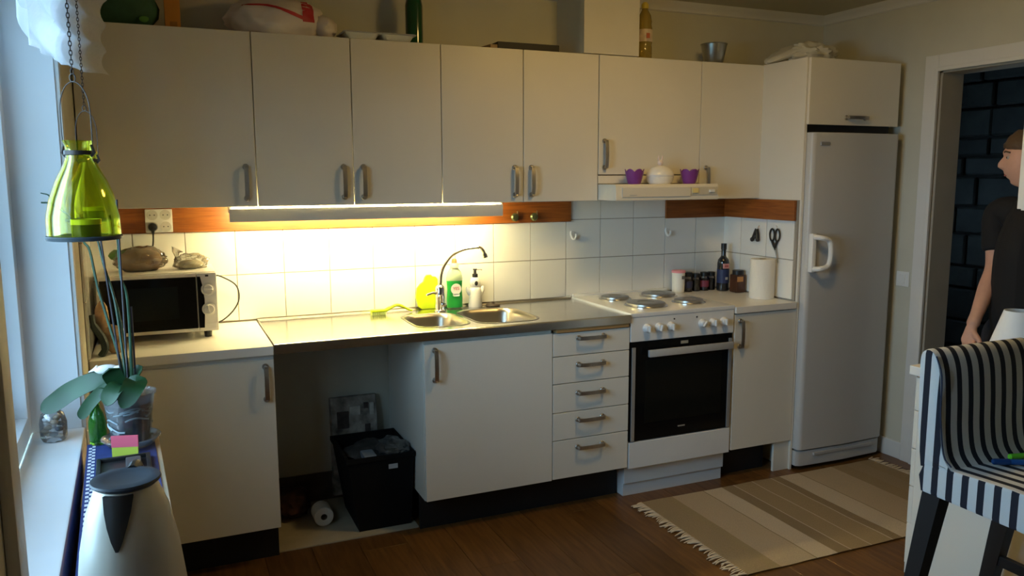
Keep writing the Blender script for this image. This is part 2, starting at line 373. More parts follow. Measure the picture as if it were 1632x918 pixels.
# ------------------------------------------------------------------ handles, cabinets
def handle_mesh(vert=True, L=.128):
    bm = B()
    for s in (-1, 1):
        lathe(bm, [(.0125, 0), (.0125, -.004), (.011, -.006)], (0, 0, s*L/2), 16, 'y')
        tube(bm, [(0, -.004, s*L/2), (0, -.018, s*L/2), (0, -.026, s*(L/2-.004))], [.006, .006, .007], 8)
    prof = spline([(0, -.024, -L/2-.004), (0, -.029, -L/4), (0, -.030, 0), (0, -.029, L/4), (0, -.024, L/2+.004)], 4)
    rings = []
    for p in prof: rings.append([(p.x-.0085, p.y+.0025, p.z), (p.x+.0085, p.y+.0025, p.z), (p.x+.0085, p.y-.0025, p.z), (p.x-.0085, p.y-.0025, p.z)])
    ring_loft(bm, rings)
    if not vert: bmesh.ops.rotate(bm, verts=bm.verts, matrix=Matrix.Rotation(R(90), 3, 'Y'))
    bmesh.ops.recalc_face_normals(bm, faces=bm.faces)
    me = bpy.data.meshes.new('handle'); bm.to_mesh(me); bm.free(); sharp(me, 30); me.materials.append(PEWTER); return me
HV, HH = handle_mesh(True), handle_mesh(False)
def door(parent, x0, x1, yf, z0, z1, hx, hz, me=HV, name='door'):
    d = obj(name, box(B(), x0+.002, x1-.002, yf, yf+.016, z0+.002, z1-.002, .0012, 1), CAB, parent)
    if hx is not None: obj('handle', me, None, d, loc=(hx, yf, hz))
    return d
UY = -.2834; ZB, ZT = 1.42, 2.12
def wall_cab(x0, x1, doors, label, zb=ZB):
    t = thing('wall_cabinet', label, 'cabinet', ((x0+x1)/2, 0, ZB), 'white wall cabinets')
    bm = B(); y0, y1 = UY+.034, -.001
    box(bm, x0, x0+.016, y0, y1, ZB, ZT); box(bm, x1-.016, x1, y0, y1, ZB, ZT); box(bm, x0+.016, x1-.016, y0, y1, ZT-.016, ZT)
    box(bm, x0+.016, x1-.016, y0, y1, ZB, ZB+.016); box(bm, x0+.016, x1-.016, y1-.006, y1, ZB+.016, ZT-.016); box(bm, x0+.016, x1-.016, y0+.02, y1, 1.76, 1.776)
    obj('body', bm, CAB, t, None)
    for a, b, hx, hz in doors: door(t, a, b, UY, zb, ZT, hx, hz)
    return t
wall_cab(-.042, .6, [(-.042, .6, .558, 1.519)], 'wide single-door white wall cabinet beside the window, above the microwave')
wall_cab(.6, 1.4, [(.6, 1.0, .957, 1.519), (1.0, 1.4, 1.042, 1.519)], 'two-door white wall cabinet above the long lit lamp')
wall_cab(1.4, 2.2, [(1.4, 1.8, 1.755, 1.519), (1.8, 2.2, 1.84, 1.519)], 'two-door white wall cabinet above the hooked wooden rail, left of the hood')
hc = wall_cab(2.2, 2.8, [(2.2, 2.8, 2.234, 1.647)], 'short-door white wall cabinet directly above the cooker hood', 1.547)
obj('filler_strip', box(B(), 2.202, 2.798, UY+.002, UY+.017, 1.505, 1.544, .001, 1), CAB, hc)
wall_cab(2.8, 3.2, [(2.8, 3.2, 2.84, 1.519)], 'narrow white wall cabinet between the hood and the fridge housing')

# left base cabinet
def plinth(t, x0, x1): obj('plinth', box(B(), x0, x1, -.50, -.485, 0, .158), BLACK, t, None)
DY = -.60
t = thing('base_cabinet', 'white base cabinet with one tall door under the microwave', 'cabinet', (.3, -.3, 0), 'white base units')
obj('body', box(B(), -.028, .598, DY+.018, -.01, .16, .862), CAB, t, None)
door(t, -.028, .6, DY, .16, .848, .566, .755); obj('top_rail', box(B(), .0, .598, DY+.010, DY+.018, .846, .862), CABIN, t, None); plinth(t, 0, .598)
tag(obj('worktop', box(B(), -.03, .598, -.615, -.010, .864, .90, .004), LAM, None), 'white laminate worktop under the microwave', 'worktop')
# sink base cabinet
t = thing('base_cabinet', 'white base cabinet with one door under the double sink', 'cabinet', (1.5, -.3, 0), 'white base units')
bm = B(); box(bm, 1.2, 1.216, DY+.018, -.02, .16, .862); box(bm, 1.784, 1.8, DY+.018, -.02, .16, .862); box(bm, 1.216, 1.784, DY+.018, -.02, .16, .176); box(bm, 1.216, 1.784, DY+.02, DY+.036, .845, .862)
obj('body', bm, CAB, t, None); door(t, 1.2, 1.8, DY, .16, .85, 1.247, .757); plinth(t, 1.2, 1.8)
# drawer unit
t = thing('drawer_unit', 'white base unit with five drawers left of the stove', 'drawer unit', (2.0, -.3, 0), 'white base units')
bm = B(); box(bm, 1.8, 2.198, DY+.018, -.02, .16, .845); obj('body', bm, CAB, t, None)
obj('cutting_board', box(B(), 1.815, 2.19, DY-.008, -.15, .848, .866, .003), BOARD, t)
for z0, z1, hz in ((.738, .846, .818), (.611, .738, .695), (.477, .611, .563), (.347, .477, .437), (.163, .347, .306)):
    door(t, 1.8, 2.2, DY, z0, z1, 1.992, hz, HH, 'drawer')
plinth(t, 1.8, 2.2)
# corner base cabinet right of the stove
t = thing('base_cabinet', 'narrow white base cabinet between the stove and the fridge', 'cabinet', (3.0, -.3, 0), 'white base units')
obj('body', box(B(), 2.805, 3.198, DY+.018, -.01, .16, .862), CAB, t, None); door(t, 2.805, 3.2, DY, .16, .862, 2.837, .762)
obj('foot_panel', box(B(), 3.10, 3.198, -.585, -.57, 0, .16, .001, 1), CAB, t, None); obj('plinth', box(B(), 2.805, 3.10, -.505, -.49, 0, .158), BLACK, t, None)
tag(obj('worktop', box(B(), 2.803, 3.186, -.612, -.010, .866, .90, .004), LAM, None), 'short cream laminate worktop carrying the spice jars', 'worktop')

# ------------------------------------------------------------------ steel worktop with two bowls
t = thing('sink_worktop', 'stainless steel worktop with a double sink', 'sink worktop', (1.4, -.3, .86))
def rrect(cx, cy, hx, hy, r, n=7, ang=0):
    pts = []
    for k, (sx, sy) in enumerate(((1, 1), (-1, 1), (-1, -1), (1, -1))):
        for i in range(n):
            a = R(90*k)+R(90)*i/(n-1)
            pts.append((cx+sx*(hx-r)+r*math.cos(a), cy+sy*(hy-r)+r*math.sin(a)))
    return pts
SX0, SX1, SY0, SY1, SZ = .602, 2.198, -.612, -.011, .90
bowls = [(1.338, -.335, .118, .165, .075), (1.640, -.335, .145, .185, .08)]
bm = B(); edges = []
outer = [(SX0, SY0), (SX1, SY0), (SX1, SY1), (SX0, SY1)]
for loop in [outer]+[rrect(*b) for b in bowls]:
    vs = [bm.verts.new((x, y, SZ)) for x, y in loop]
    edges += [bm.edges.new((vs[k], vs[(k+1) % len(vs)])) for k in range(len(vs))]
bmesh.ops.triangle_fill(bm, use_beauty=True, use_dissolve=False, edges=edges)
vs = [v for v in bm.verts]
for (a, b) in zip(outer, outer[1:]+outer[:1]):
    q = [bm.verts.new((a[0], a[1], SZ)), bm.verts.new((b[0], b[1], SZ)), bm.verts.new((b[0], b[1], SZ-.034)), bm.verts.new((a[0], a[1], SZ-.034))]
    bm.faces.new(q)
bmesh.ops.remove_doubles(bm, verts=bm.verts, dist=1e-5)
obj('top', bm, STEEL, t, None)
bm = B()
for (a, b) in (((SX0, SY0), (SX1, SY0)), ((SX0, SY1), (SX1, SY1))): tube(bm, [(a[0], a[1]+(.006 if a[1] < -.3 else -.004), SZ), (b[0], b[1]+(.006 if a[1] < -.3 else -.004), SZ)], .0045, 8)
tube(bm, [(SX0+.004, SY0+.006, SZ), (SX0+.004, SY1-.004, SZ)], .004, 8)
obj('rim', bm, STEEL, t)
obj('upstand', box(B(), SX0, SX1, -.0125, -.0102, SZ, SZ+.012, .0008, 1), STEEL, t)
for (cx, cy, hx, hy, r), dep in zip(bowls, (.13, .16)):
    bm = B(); rings = []
    for f, zz in ((.012, .0015), (.004, .002), (0, -.002), (-.008, -.02), (-.016, -dep*.7), (-.03, -dep*.92), (-.055, -dep), (-.09, -dep-.003)):
        rings.append([(x, y, SZ+zz) for x, y in rrect(cx, cy, hx+f, hy+f, max(.02, r+f*.6))])
    ring_loft(bm, rings, False, True); bo = obj('bowl', bm, STEELD, t, 60)
    bm = B(); lathe(bm, [(.032, 0), (.032, .003), (.024, .002), (.022, -.003), (.004, -.003), (.004, .006), (0, .006)], (cx, cy, SZ-dep-.001), 20); obj('drain', bm, CHROME, bo)

# ------------------------------------------------------------------ stove
t = thing('stove', 'white freestanding electric stove with black oven door', 'stove', (2.5, -.3, 0))
obj('body', box(B(), 2.203, 2.797, -.578, -.012, .15, .898), ENAMEL, t, None)
obj('hob', box(B(), 2.2, 2.8, -.606, -.012, .888, .910, .006), ENAMEL, t)
obj('backsplash_lip', box(B(), 2.205, 2.795, -.030, -.012, .908, .922, .003), ENAMEL, t)
for cx, cy, r in ((2.365, -.185, .0725), (2.395, -.43, .095), (2.635, -.18, .088), (2.645, -.435, .0725)):
    bm = B(); lathe(bm, [(r+.009, 0), (r+.008, .005), (r+.001, .006), (r, .016), (r-.005, .019), (r*.45, .019), (r*.42, .0165), (r*.2, .0165), (0, .0165)], (cx, cy, .909), 40)
    p = obj('hotplate', bm, PLATE, t)
    bm = B(); lathe(bm, [(r+.012, 0), (r+.012, .004), (r+.002, .007), (r+.002, 0)], (cx, cy, .9095), 40, cap0=False, cap1=False); obj('rim', bm, STEEL, p)
obj('control_panel', box(B(), 2.203, 2.797, -.603, -.578, .772, .888, .004), ENAMEL, t)
km = B(); lathe(km, [(.021, 0), (.021, -.004), (.017, -.008), (.0155, -.024), (.013, -.026), (0, -.026)], (0, 0, 0), 20, 'y'); box(km, -.0035, .0035, -.034, -.02, -.0155, .0155, .001, 1)
bmesh.ops.recalc_face_normals(km, faces=km.faces); kme = bpy.data.meshes.new('knob'); km.to_mesh(kme); km.free(); sharp(kme, 35); kme.materials.append(WPL)
for k, x in enumerate((2.289, 2.355, 2.422, 2.604, 2.667, 2.731)):
    o = obj('knob', kme, None, loc=(x, -.603, .834)); o.rotation_euler = (0, R((0, 15, 0, 40, 0, 0)[k]), 0); adopt(o, t)
for x in (2.443, 2.573): obj('indicator', lathe(B(), [(.004, 0), (.004, -.002), (0, -.003)], (x, -.603, .867), 10, 'y'), BLKPL, t)
od = obj('oven_door', box(B(), 2.206, 2.794, -.598, -.578, .288, .768, .003), OVENGL, t)
for a, b in ((2.213, 2.232), (2.772, 2.791)): obj('side_strip', box(B(), a, b, -.604, -.596, .29, .745, .002), GREYM, od)
bm = B(); box(bm, 2.285, 2.772, -.640, -.624, .700, .734, .004)
for x in (2.32, 2.74): box(bm, x-.012, x+.012, -.626, -.598, .708, .726, .002)
obj('handle', bm, mat('oven_handle_alu', (.70, .71, .72), .3, .5), od)
obj('window', box(B(), 2.29, 2.735, -.5995, -.597, .37, .68, .001, 1), mat('oven_window', (.010, .010, .008), .10, ior=1.22), od)
obj('badge', box(B(), 2.487, 2.529, -.6005, -.597, .742, .756), mat('badge_silver', (.55, .55, .55), .3, .7), od)
obj('lower_badge', box(B(), 2.482, 2.522, -.6005, -.597, .330, .336), GREYM, od)
obj('storage_drawer', box(B(), 2.204, 2.796, -.602, -.572, .155, .284, .004), ENAMEL, t)
obj('base_upper', box(B(), 2.206, 2.794, -.560, -.47, .065, .155, .002), ENAMEL, t)
obj('base_lower', box(B(), 2.208, 2.792, -.548, -.47, 0, .068, .002), ENAMEL, t)

# ------------------------------------------------------------------ cooker hood and its ornaments
t = thing('cooker_hood', 'cream slim cooker hood under the short wall cabinet', 'cooker hood', (2.5, -.2, 1.42))
bm = B(); prism(bm, [(-.01, 1.425), (-.448, 1.425), (-.452, 1.432), (-.448, 1.494), (-.44, 1.502), (-.01, 1.502)], 'x', 2.203, 2.797, .003); obj('body', bm, HOODM, t)
v = obj('visor', box(B(), 2.235, 2.625, -.4575, -.446, 1.441, 1.487, .003), mat('hood_visor', (.68, .64, .55), .4), t)
obj('badge', box(B(), 2.275, 2.315, -.4582, -.456, 1.448, 1.452), GREYM, v)
obj('control_strip', box(B(), 2.628, 2.787, -.4555, -.446, 1.448, 1.487, .002), mat('hood_strip', (.58, .54, .44), .4), t)
obj('lamp_switch', box(B(), 2.634, 2.668, -.462, -.450, 1.458, 1.482, .003), mat('hood_yellow', (.80, .66, .28), .4), t)
obj('slider_knob', box(B(), 2.735, 2.766, -.464, -.450, 1.461, 1.475, .003), WPL, t)
bm = B()
for k in range(18): box(bm, 2.27+k*.026, 2.288+k*.026, -.40, -.12, 1.4235, 1.4255)
o = obj('filter', bm, GREYM, t, None); o['kind'] = 'stuff'
PURP = mat('purple_plastic', (.26, .06, .36), .3, trans=.25)
def tulip_cup(x, y, z, lab):
    bm = B(); seg = 42; rings = []
    for k in range(9):
        f = k/8; r = .030+.016*math.sin(f*1.25)
        ring = []
        for i in range(seg):
            a = 2*math.pi*i/seg; pet = abs(math.sin(a*3))
            h = f*(.058+(.016*pet if f > .5 else .016*pet*f*2)); rr = r*(1+.05*pet*f)
            ring.append((x+rr*math.cos(a), y+rr*math.sin(a), z+h))
        rings.append(ring)
    inner = [[((p[0]-x)*.93+x, (p[1]-y)*.93+y, p[2]+(.003 if k == 0 else 0)) for p in r] for k, r in enumerate(rings)]
    vs = ring_loft(bm, rings+inner[::-1], True, True)
    return tag(obj('tulip_cup', bm, PURP, None, 40), lab, 'cup', 'purple cups on the hood')
tulip_cup(2.352, -.372, 1.502, 'purple petal-edged cup at the left end of the hood')
tulip_cup(2.675, -.372, 1.502, 'purple petal-edged cup at the right end of the hood')
t = thing('lidded_dish', 'white lidded china dish with a rabbit-like knob on the hood', 'dish', (2.505, -.365, 1.502))
CHINA = mat('white_china', (.82, .80, .76), .2)
obj('bowl', lathe(B(), [(.055, 0), (.066, .012), (.072, .036), (.070, .040), (0, .040)], (2.505, -.365, 1.502), 32, sq=.8), CHINA, t)
lid = obj('lid', lathe(B(), [(.073, .040), (.073, .044), (.066, .060), (.048, .078), (.022, .089), (0, .091)], (2.505, -.365, 1.502), 32, sq=.8), CHINA, t)
bm = B(); lathe(bm, [(.004, 0), (.013, .008), (.014, .018), (.008, .026), (0, .028)], (2.505, -.365, 1.591), 14)
for s in (-1, 1): tube(bm, [(2.505+s*.006, -.365, 1.612), (2.505+s*.011, -.365, 1.628), (2.505+s*.010, -.365, 1.642)], [.004, .005, .002], 8)
obj('knob', bm, mat('pinkish_china', (.80, .66, .60), .3), lid)

# ------------------------------------------------------------------ under-cabinet lamp
t = thing('under_cabinet_lamp', 'long white lit strip lamp under the wall cabinets', 'lamp', (1.1, -.24, 1.36))
bm = B(); box(bm, .487, 1.70, -.272, -.266, 1.358, 1.4125, .0015, 1); obj('front_cover', bm, mat('lamp_cover_white', (.70, .68, .62), .45), t)
bm = B()
for x in (.487, 1.692): box(bm, x, x+.008, -.266, -.20, 1.396, 1.4185)
box(bm, .495, 1.692, -.222, -.200, 1.398, 1.4185); obj('housing', bm, WPL, t, None)
TUBEM = mat('lit_tube', (1, .9, .7), .5, emis=(1, .83, .40), es=TUBE)
obj('tube', tube(B(), [(.52, -.238, 1.379), (1.67, -.238, 1.379)], .0125, 12), TUBEM, t)
for x in (.507, 1.683): obj('socket', lathe(B(), [(.015, -.013), (.015, .013)], (x, -.238, 1.379), 14, 'x'), WPL, t)

# ceiling lamp over the kitchen floor, above the frame
t = thing('ceiling_lamp', 'round warm dome lamp on the kitchen ceiling', 'lamp', (2.15, -1.45, CH))
obj('plate', lathe(B(), [(.16, 0), (.16, -.03), (0, -.03)], (2.15, -1.45, CH-.0005), 32), WPL, t)
obj('dome', lathe(B(), [(.15, -.03), (.148, -.05), (.12, -.085), (.07, -.105), (0, -.112)], (2.15, -1.45, CH-.0005), 32, cap0=False), mat('lit_dome', (.9, .8, .6), .5, emis=(1, .64, .20), es=CEILLAMP), t)
# hooks on the rail
KN = mat('green_bronze_hook', (.16, .17, .08), .35, .8)
for k, (x, lab) in enumerate(((1.858, 'round metal coat hook on the rail, nearer the lamp'), (1.965, 'round metal coat hook on the rail, nearer the stove'))):
    t = thing('rail_hook', lab, 'hook', (x, -.024, 1.345), 'hooks on the wooden rail')
    obj('knob', lathe(B(), [(.010, 0), (.008, -.010), (.018, -.020), (.021, -.027), (.014, -.034), (0, -.036)], (x, -.024, 1.338), 20, 'y'), KN, t)
    bm = B(); tube(bm, spline([(x+.012, -.026, 1.330), (x+.012, -.046, 1.335), (x+.014, -.052, 1.352), (x+.015, -.048, 1.368)], 4), .0035, 8)
    obj('hook', bm, mat('polished_brass_hook', (.75, .62, .36), .2, 1), t)
for x, lab in ((2.206, 'white adhesive hook on the tiles left of the stove'), (2.797, 'white adhesive hook on the tiles above the salt tub')):
    t = thing('adhesive_hook', lab, 'hook', (x, -.01, 1.235), 'white hooks on the tiles')
    obj('base', lathe(B(), [(.015, 0), (.015, -.003), (.012, -.005), (0, -.005)], (x, -.010, 1.243), 20, 'y'), WPL, t)
    bm = B(); tube(bm, spline([(x-.008, -.013, 1.256), (x-.012, -.018, 1.236), (x-.004, -.026, 1.216), (x+.008, -.030, 1.222), (x+.010, -.030, 1.242)], 5), [.005]*5+[.0065]*11+[.005]*5, 8)
    obj('hook', bm, mat('hook_gloss_white', (.88, .88, .86), .2), t)

# wall socket with plug
t = thing('wall_socket', 'white four-way wall socket on the wooden rail above the microwave', 'socket', (.22, -.024, 1.31))
obj('plate', box(B(), .168, .274, -.036, -.024, 1.310, 1.4085, .004), WPL, t)
RING = mat('socket_grey', (.62, .60, .55), .4)
for x in (.196, .247):
    for z in (1.335, 1.384):
        o = obj('socket_well', lathe(B(), [(.0215, 0), (.0215, -.003), (.0185, -.003), (.0185, -.0008), (0, -.0008)], (x, -.036, z), 26, 'y'), RING, t)
        for sx in (-1, 1): obj('pin_hole', lathe(B(), [(.0026, 0), (.0026, -.0006), (0, -.0006)], (x+sx*.0085, -.0367, z), 8, 'y'), BLKPL, o)
t = thing('power_cord', 'black plug and cord in the lower left of the wall socket', 'cord', (.196, -.04, 1.335))
obj('plug', lathe(B(), [(.0175, -.001), (.0185, -.014), (.016, -.026), (.008, -.030), (0, -.030)], (.196, -.037, 1.335), 18, 'y'), BLKPL, t)
bm = B(); tube(bm, spline([(.196, -.058, 1.335), (.196, -.062, 1.312), (.194, -.045, 1.27), (.186, -.035, 1.22), (.184, -.03, 1.15), (.19, -.025, 1.0)], 6), .0035, 8); tube(bm, [(.196, -.055, 1.338), (.196, -.060, 1.322), (.196, -.061, 1.305)], [.010, .008, .004], 8); obj('cord', bm, BLKPL, t)

# ------------------------------------------------------------------ fridge and its housing
t = thing('fridge_housing', 'tall white fridge housing with a tiled side and top cupboard', 'cabinet', (3.5, -.3, 0))
obj('side_panel', box(B(), 3.2, 3.212, -.598, -.002, .0, ZT), CAB, t, None)
obj('upper_side', box(B(), 3.196, 3.2, -.598, UY+.016, 1.418, ZT), CAB, t, None)
obj('grout', box(B(), 3.192, 3.2, -.585, -.002, .90, 1.418), GROUT, t, None)
for k in range(3):
    for r in range(3):
        w = TP if k < 2 else .16
        yc = -.008-TP*k-w/2
        if k == 0: yc, w = -.008-.075, .15
        if k == 1: yc, w = -.158-TP/2, TP
        if k == 2: yc, w = -.3635-TP/2, TP
        bm = B(); box(bm, 3.188, 3.195, yc-w/2+.002, yc+w/2-.002, .9055+TP*r+.002, min(.9055+TP*(r+1)-.002, 1.416), .0012); obj('tile', bm, TILE, t, 8)
obj('carcass', box(B(), 3.212, 3.80, -.58, -.05, 1.80, ZT), CAB, t, None)
obj('right_panel', box(B(), 3.80, 3.815, -.60, -.05, 1.795, ZT), CAB, t, None)
door(t, 3.2, 3.813, -.617, 1.792, ZT, 3.511, 1.832, HH, 'top_door')
obj('vent_gap', box(B(), 3.215, 3.80, -.57, -.06, 1.762, 1.80), BLACK, t, None)
t = thing('fridge', 'tall white single-door refrigerator with a loop handle', 'refrigerator', (3.5, -.35, 0))
obj('body', box(B(), 3.216, 3.808, -.575, -.05, .02, 1.755, .005), FRIDGEM, t)
bm = B(); prism(bm, [(3.216, -.58), (3.216, -.622), (3.222, -.634), (3.24, -.641), (3.512, -.652), (3.784, -.641), (3.802, -.634), (3.808, -.622), (3.808, -.58)], 'z', .112, 1.755, .006)
d = obj('door', bm, FRIDGEM, t, 50)
bm = B(); prism(bm, [(3.218, -.58), (3.218, -.618), (3.24, -.632), (3.512, -.642), (3.784, -.632), (3.806, -.618), (3.806, -.58)], 'z', .022, .104, .005); k = obj('base_grille', bm, FRIDGEM, t, 50)
obj('groove', box(B(), 3.32, 3.74, -.646, -.62, .075, .090, .002), mat('fridge_shadow_grey', (.45, .45, .45), .5), k)
for x in (3.24, 3.72): obj('foot', box(B(), x, x+.06, -.57, -.53, 0, .022), BLKPL, t, None)
bm = B()
pts = spline([(3.236, -.636, 1.235), (3.250, -.690, 1.232), (3.300, -.695, 1.215), (3.312, -.697, 1.155), (3.300, -.695, 1.092), (3.250, -.690, 1.076), (3.236, -.636, 1.072)], 6)
tube(bm, pts, .013, 10); box(bm, 3.224, 3.250, -.662, -.634, 1.055, 1.252, .006); obj('handle', bm, WPL, d)
obj('badge', box(B(), 3.262, 3.322, -.6485, -.640, 1.690, 1.708, .002), GREYM, d)

# ------------------------------------------------------------------ microwave
t = thing('microwave', 'white microwave oven with black door and two dials', 'microwave', (.2, -.18, .90))
MX0, MX1, MY, MZ0, MZ1 = -.012, .420, -.345, .925, 1.168
MWH = mat('microwave_white', (.74, .72, .68), .35)
obj('body', box(B(), MX0, MX1, MY+.018, -.04, MZ0, MZ1, .006), MWH, t)
dr = obj('door', box(B(), MX0, .345, MY, MY+.018, MZ0+.004, MZ1-.004, .004), MWH, t)
bm = B(); prism(bm, [(MX0+.012, .943), (.343, .943), (.343, 1.150), (MX0+.012, 1.150)], 'y', MY-.0015, MY+.004); obj('glass', bm, OVENGL, dr, None)
obj('window_mesh', box(B(), MX0+.07, .275, MY-.0022, MY, .985, 1.115, .001, 1), mat('mw_mesh', (.009, .010, .009), .2, ior=1.22), dr)
cp = obj('control_panel', box(B(), .347, MX1, MY, MY+.018, MZ0+.004, MZ1-.004, .004), MWH, t)
bm = B(); prism(bm, [(.3475, .943), (.367, .943), (.371, 1.01), (.372, 1.06), (.366, 1.115), (.359, 1.150), (.3475, 1.150)], 'y', MY-.0012, MY+.003); obj('black_trim', bm, OVENGL, cp, None)
obj('logo', box(B(), .378, .390, MY-.0012, MY+.002, 1.149, 1.156), BLKPL, cp, None)
for z, ang in ((1.098, 5), (1.018, 75)):
    bm = B(); lathe(bm, [(.026, 0), (.026, -.003), (.020, -.006), (.018, -.016), (0, -.017)], (0, 0, 0), 26, 'y'); box(bm, -.0035, .0035, -.022, -.012, -.017, .017, .001, 1)
    bmesh.ops.rotate(bm, verts=bm.verts, matrix=Matrix.Rotation(R(ang+90), 3, 'Y')); bmesh.ops.translate(bm, verts=bm.verts, vec=(.386, MY, z)); obj('dial', bm, mat('dial_grey', (.62, .61, .58), .35), cp)
obj('panel_button', box(B(), .352, .414, MY-.001, MY+.002, .934, .962, .001, 1), MWH, cp)
for x in (.03, .38):
    for y in (-.31, -.08): obj('foot', lathe(B(), [(.014, 0), (.016, .026)], (x, y, .9005), 12), BLKPL, t)
bm = B(); tube(bm, spline([(.418, -.06, 1.125), (.46, -.055, 1.11), (.515, -.05, 1.07), (.525, -.05, 1.01), (.50, -.05, .96), (.45, -.055, .918), (.40, -.05, .906)], 6), .0032, 8)
tag(obj('power_cord', bm, BLKPL), 'thin black cord looping out beside the microwave', 'cord')

# ------------------------------------------------------------------ bags: noisy blobs
def blob(c, r, seed, amp=.15, sub=3, freq=3.0, flat=None, squash=None):
    from mathutils import noise
    bm = B(); bmesh.ops.create_icosphere(bm, subdivisions=sub, radius=1)
    for v in bm.verts:
        n = noise.fractal(v.co*freq*.5+Vector((seed*7.3, seed*3.1, seed)), .9, 2.0, 3)
        rid = abs(noise.noise(v.co*freq+Vector((seed, seed*2.2, 5))))
        d = 1+amp*n+amp*.6*(rid-.3)
        v.co = Vector((v.co.x*r[0], v.co.y*r[1], v.co.z*r[2]))*d
        if squash: v.co = squash(v.co)
        v.co += Vector(c)
        if flat is not None and v.co.z < flat: v.co.z = flat
    return bm
FILM = clear('plastic_film', (.97, .97, .95), gloss=.16, rough=.10, mixc=(.75, .72, .64), mixw=.10)
t = thing('bread_bag', 'brown loaf of bread in a clear bag on the microwave', 'bread', (.14, -.2, 1.169))
obj('loaf', blob((.140, -.205, 1.212), (.085, .05, .046), 3, .10, 3, 3, 1.171), mat('bread_crust', (.36, .19, .075), .55, var=.25, vs=25, bump=.3, bs=60), t, 60)
obj('film', blob((.145, -.205, 1.214), (.098, .06, .054), 5, .16, 4, 5, 1.1695), FILM, t, 50)
obj('green_end', blob((.075, -.185, 1.232), (.05, .03, .024), 8, .25, 2, 5), mat('green_film', (.14, .32, .06), .3), t, 50)
t = thing('bread_roll_bag', 'pale bread in a twisted clear bag beside the brown loaf', 'bread', (.31, -.2, 1.169))
obj('roll', blob((.332, -.195, 1.187), (.05, .042, .018), 4, .06, 3, 3, 1.171), mat('pale_bread', (.70, .62, .42), .6, var=.15, vs=20), t, 60)
obj('film', blob((.332, -.195, 1.194), (.066, .055, .036), 11, .26, 4, 6, 1.1695), FILM, t, 50)
bm = B(); tube(bm, [(.285, -.195, 1.205), (.28, -.195, 1.222), (.278, -.195, 1.238), (.285, -.195, 1.250)], [.014, .008, .015, .026], 9); obj('twist', bm, FILM, t)

# ------------------------------------------------------------------ around the sink
t = thing('faucet', 'chrome kitchen tap with a high arched spout', 'tap', (1.435, -.115, .90))
bm = B(); lathe(bm, [(.029, 0), (.029, .006), (.024, .010), (.022, .055), (.0235, .060), (.0235, .112), (.019, .122), (.012, .128), (0, .129)], (1.435, -.115, .90), 24); obj('body', bm, CHROME, t)
sp = spline([(1.437, -.117, 1.02), (1.441, -.120, 1.075), (1.458, -.127, 1.125), (1.492, -.142, 1.170), (1.54, -.162, 1.197), (1.585, -.182, 1.206), (1.612, -.193, 1.205), (1.626, -.199, 1.192), (1.634, -.203, 1.172)], 6)
obj('spout', tube(B(), sp, .0075, 10), CHROME, t)
bm = B(); tube(bm, [(1.632, -.202, 1.177), (1.637, -.204, 1.158)], .0115, 14); obj('aerator', bm, CHROME, t)
bm = B(); tube(bm, [(1.43, -.117, .985), (1.395, -.125, .992), (1.362, -.135, .985)], [.009, .006, .005], 8); obj('lever', bm, CHROME, t)
bm = B(); lathe(bm, [(.010, 0), (.010, -.022), (0, -.024)], (1.442, -.136, .935), 12, 'y'); obj('valve', bm, CHROME, t)
# dish soap
t = thing('dish_soap_bottle', 'green dish soap bottle with a red cap behind the tap', 'bottle', (1.528, -.062, .90))
def ovalbottle(prof, c, seg=28, sq=.55):
    return lathe(B(), prof, c, seg, sq=sq)
obj('bottle', ovalbottle([(.034, 0), (.039, .006), (.040, .05), (.0365, .095), (.041, .14), (.041, .150), (.034, .178), (.020, .198), (.016, .205)], (1.528, -.062, .90)), mat('clear_soap', (.70, .85, .62), .15, trans=.5), t, 50)
obj('label', ovalbottle([(.0395, .006), (.0404, .05), (.0369, .095), (.0412, .138)], (1.528, -.0625, .90), sq=.56), mat('green_label', (.012, .34, .055), .3), t, 50)
lb = lathe(B(), [(.027, 0), (.027, -.001), (0, -.001)], (1.528, -.0858, .998), 30, 'y'); le = obj('emblem', lb, mat('label_white', (.85, .88, .82), .4), t)
text('lettering', 'YES', .021, mat('label_red', (.62, .05, .03), .4), le, (1.528, -.0872, 1.000), (R(90), 0, 0))
obj('drips', box(B(), 1.512, 1.545, -.0862, -.0850, .963, .976, .004), mat('label_pale', (.75, .85, .75), .4), t)
cp = obj('cap', lathe(B(), [(.022, 0), (.021, .014), (.016, .022)], (1.528, -.062, 1.102), 20), mat('cap_pale_pink', (.85, .50, .36), .4), t)
obj('nozzle', lathe(B(), [(.013, 0), (.013, .010), (.010, .020), (0, .022)], (1.528, -.062, 1.124), 18), mat('cap_red', (.80, .14, .05), .4), cp)
# soap dispenser
t = thing('soap_dispenser', 'white animal-shaped soap dispenser with a black pump', 'soap dispenser', (1.637, -.06, .90))
bm = B(); lathe(bm, [(.034, 0), (.036, .006), (.031, .05), (.034, .075), (.030, .092), (.022, .098), (.027, .115), (.027, .130), (.018, .146), (.010, .150)], (1.637, -.06, .90), 26, sq=.85)
for s in (-1, 1): tube(bm, [(1.637+s*.026, -.06, .965), (1.637+s*.038, -.062, .985), (1.637+s*.043, -.062, 1.002)], [.013, .012, .006], 10)
obj('body', bm, CHINA, t, 60)
bm = B(); lathe(bm, [(.008, 0), (.009, -.003), (.004, -.007), (0, -.008)], (1.634, -.082, 1.020), 12, 'y', sq=1.3); obj('nose', bm, BLKPL, t)
obj('pump', lathe(B(), [(.014, 0), (.014, .016), (.008, .018), (.007, .033), (.010, .036), (.010, .042), (0, .042)], (1.637, -.06, 1.048), 16), BLKPL, t)
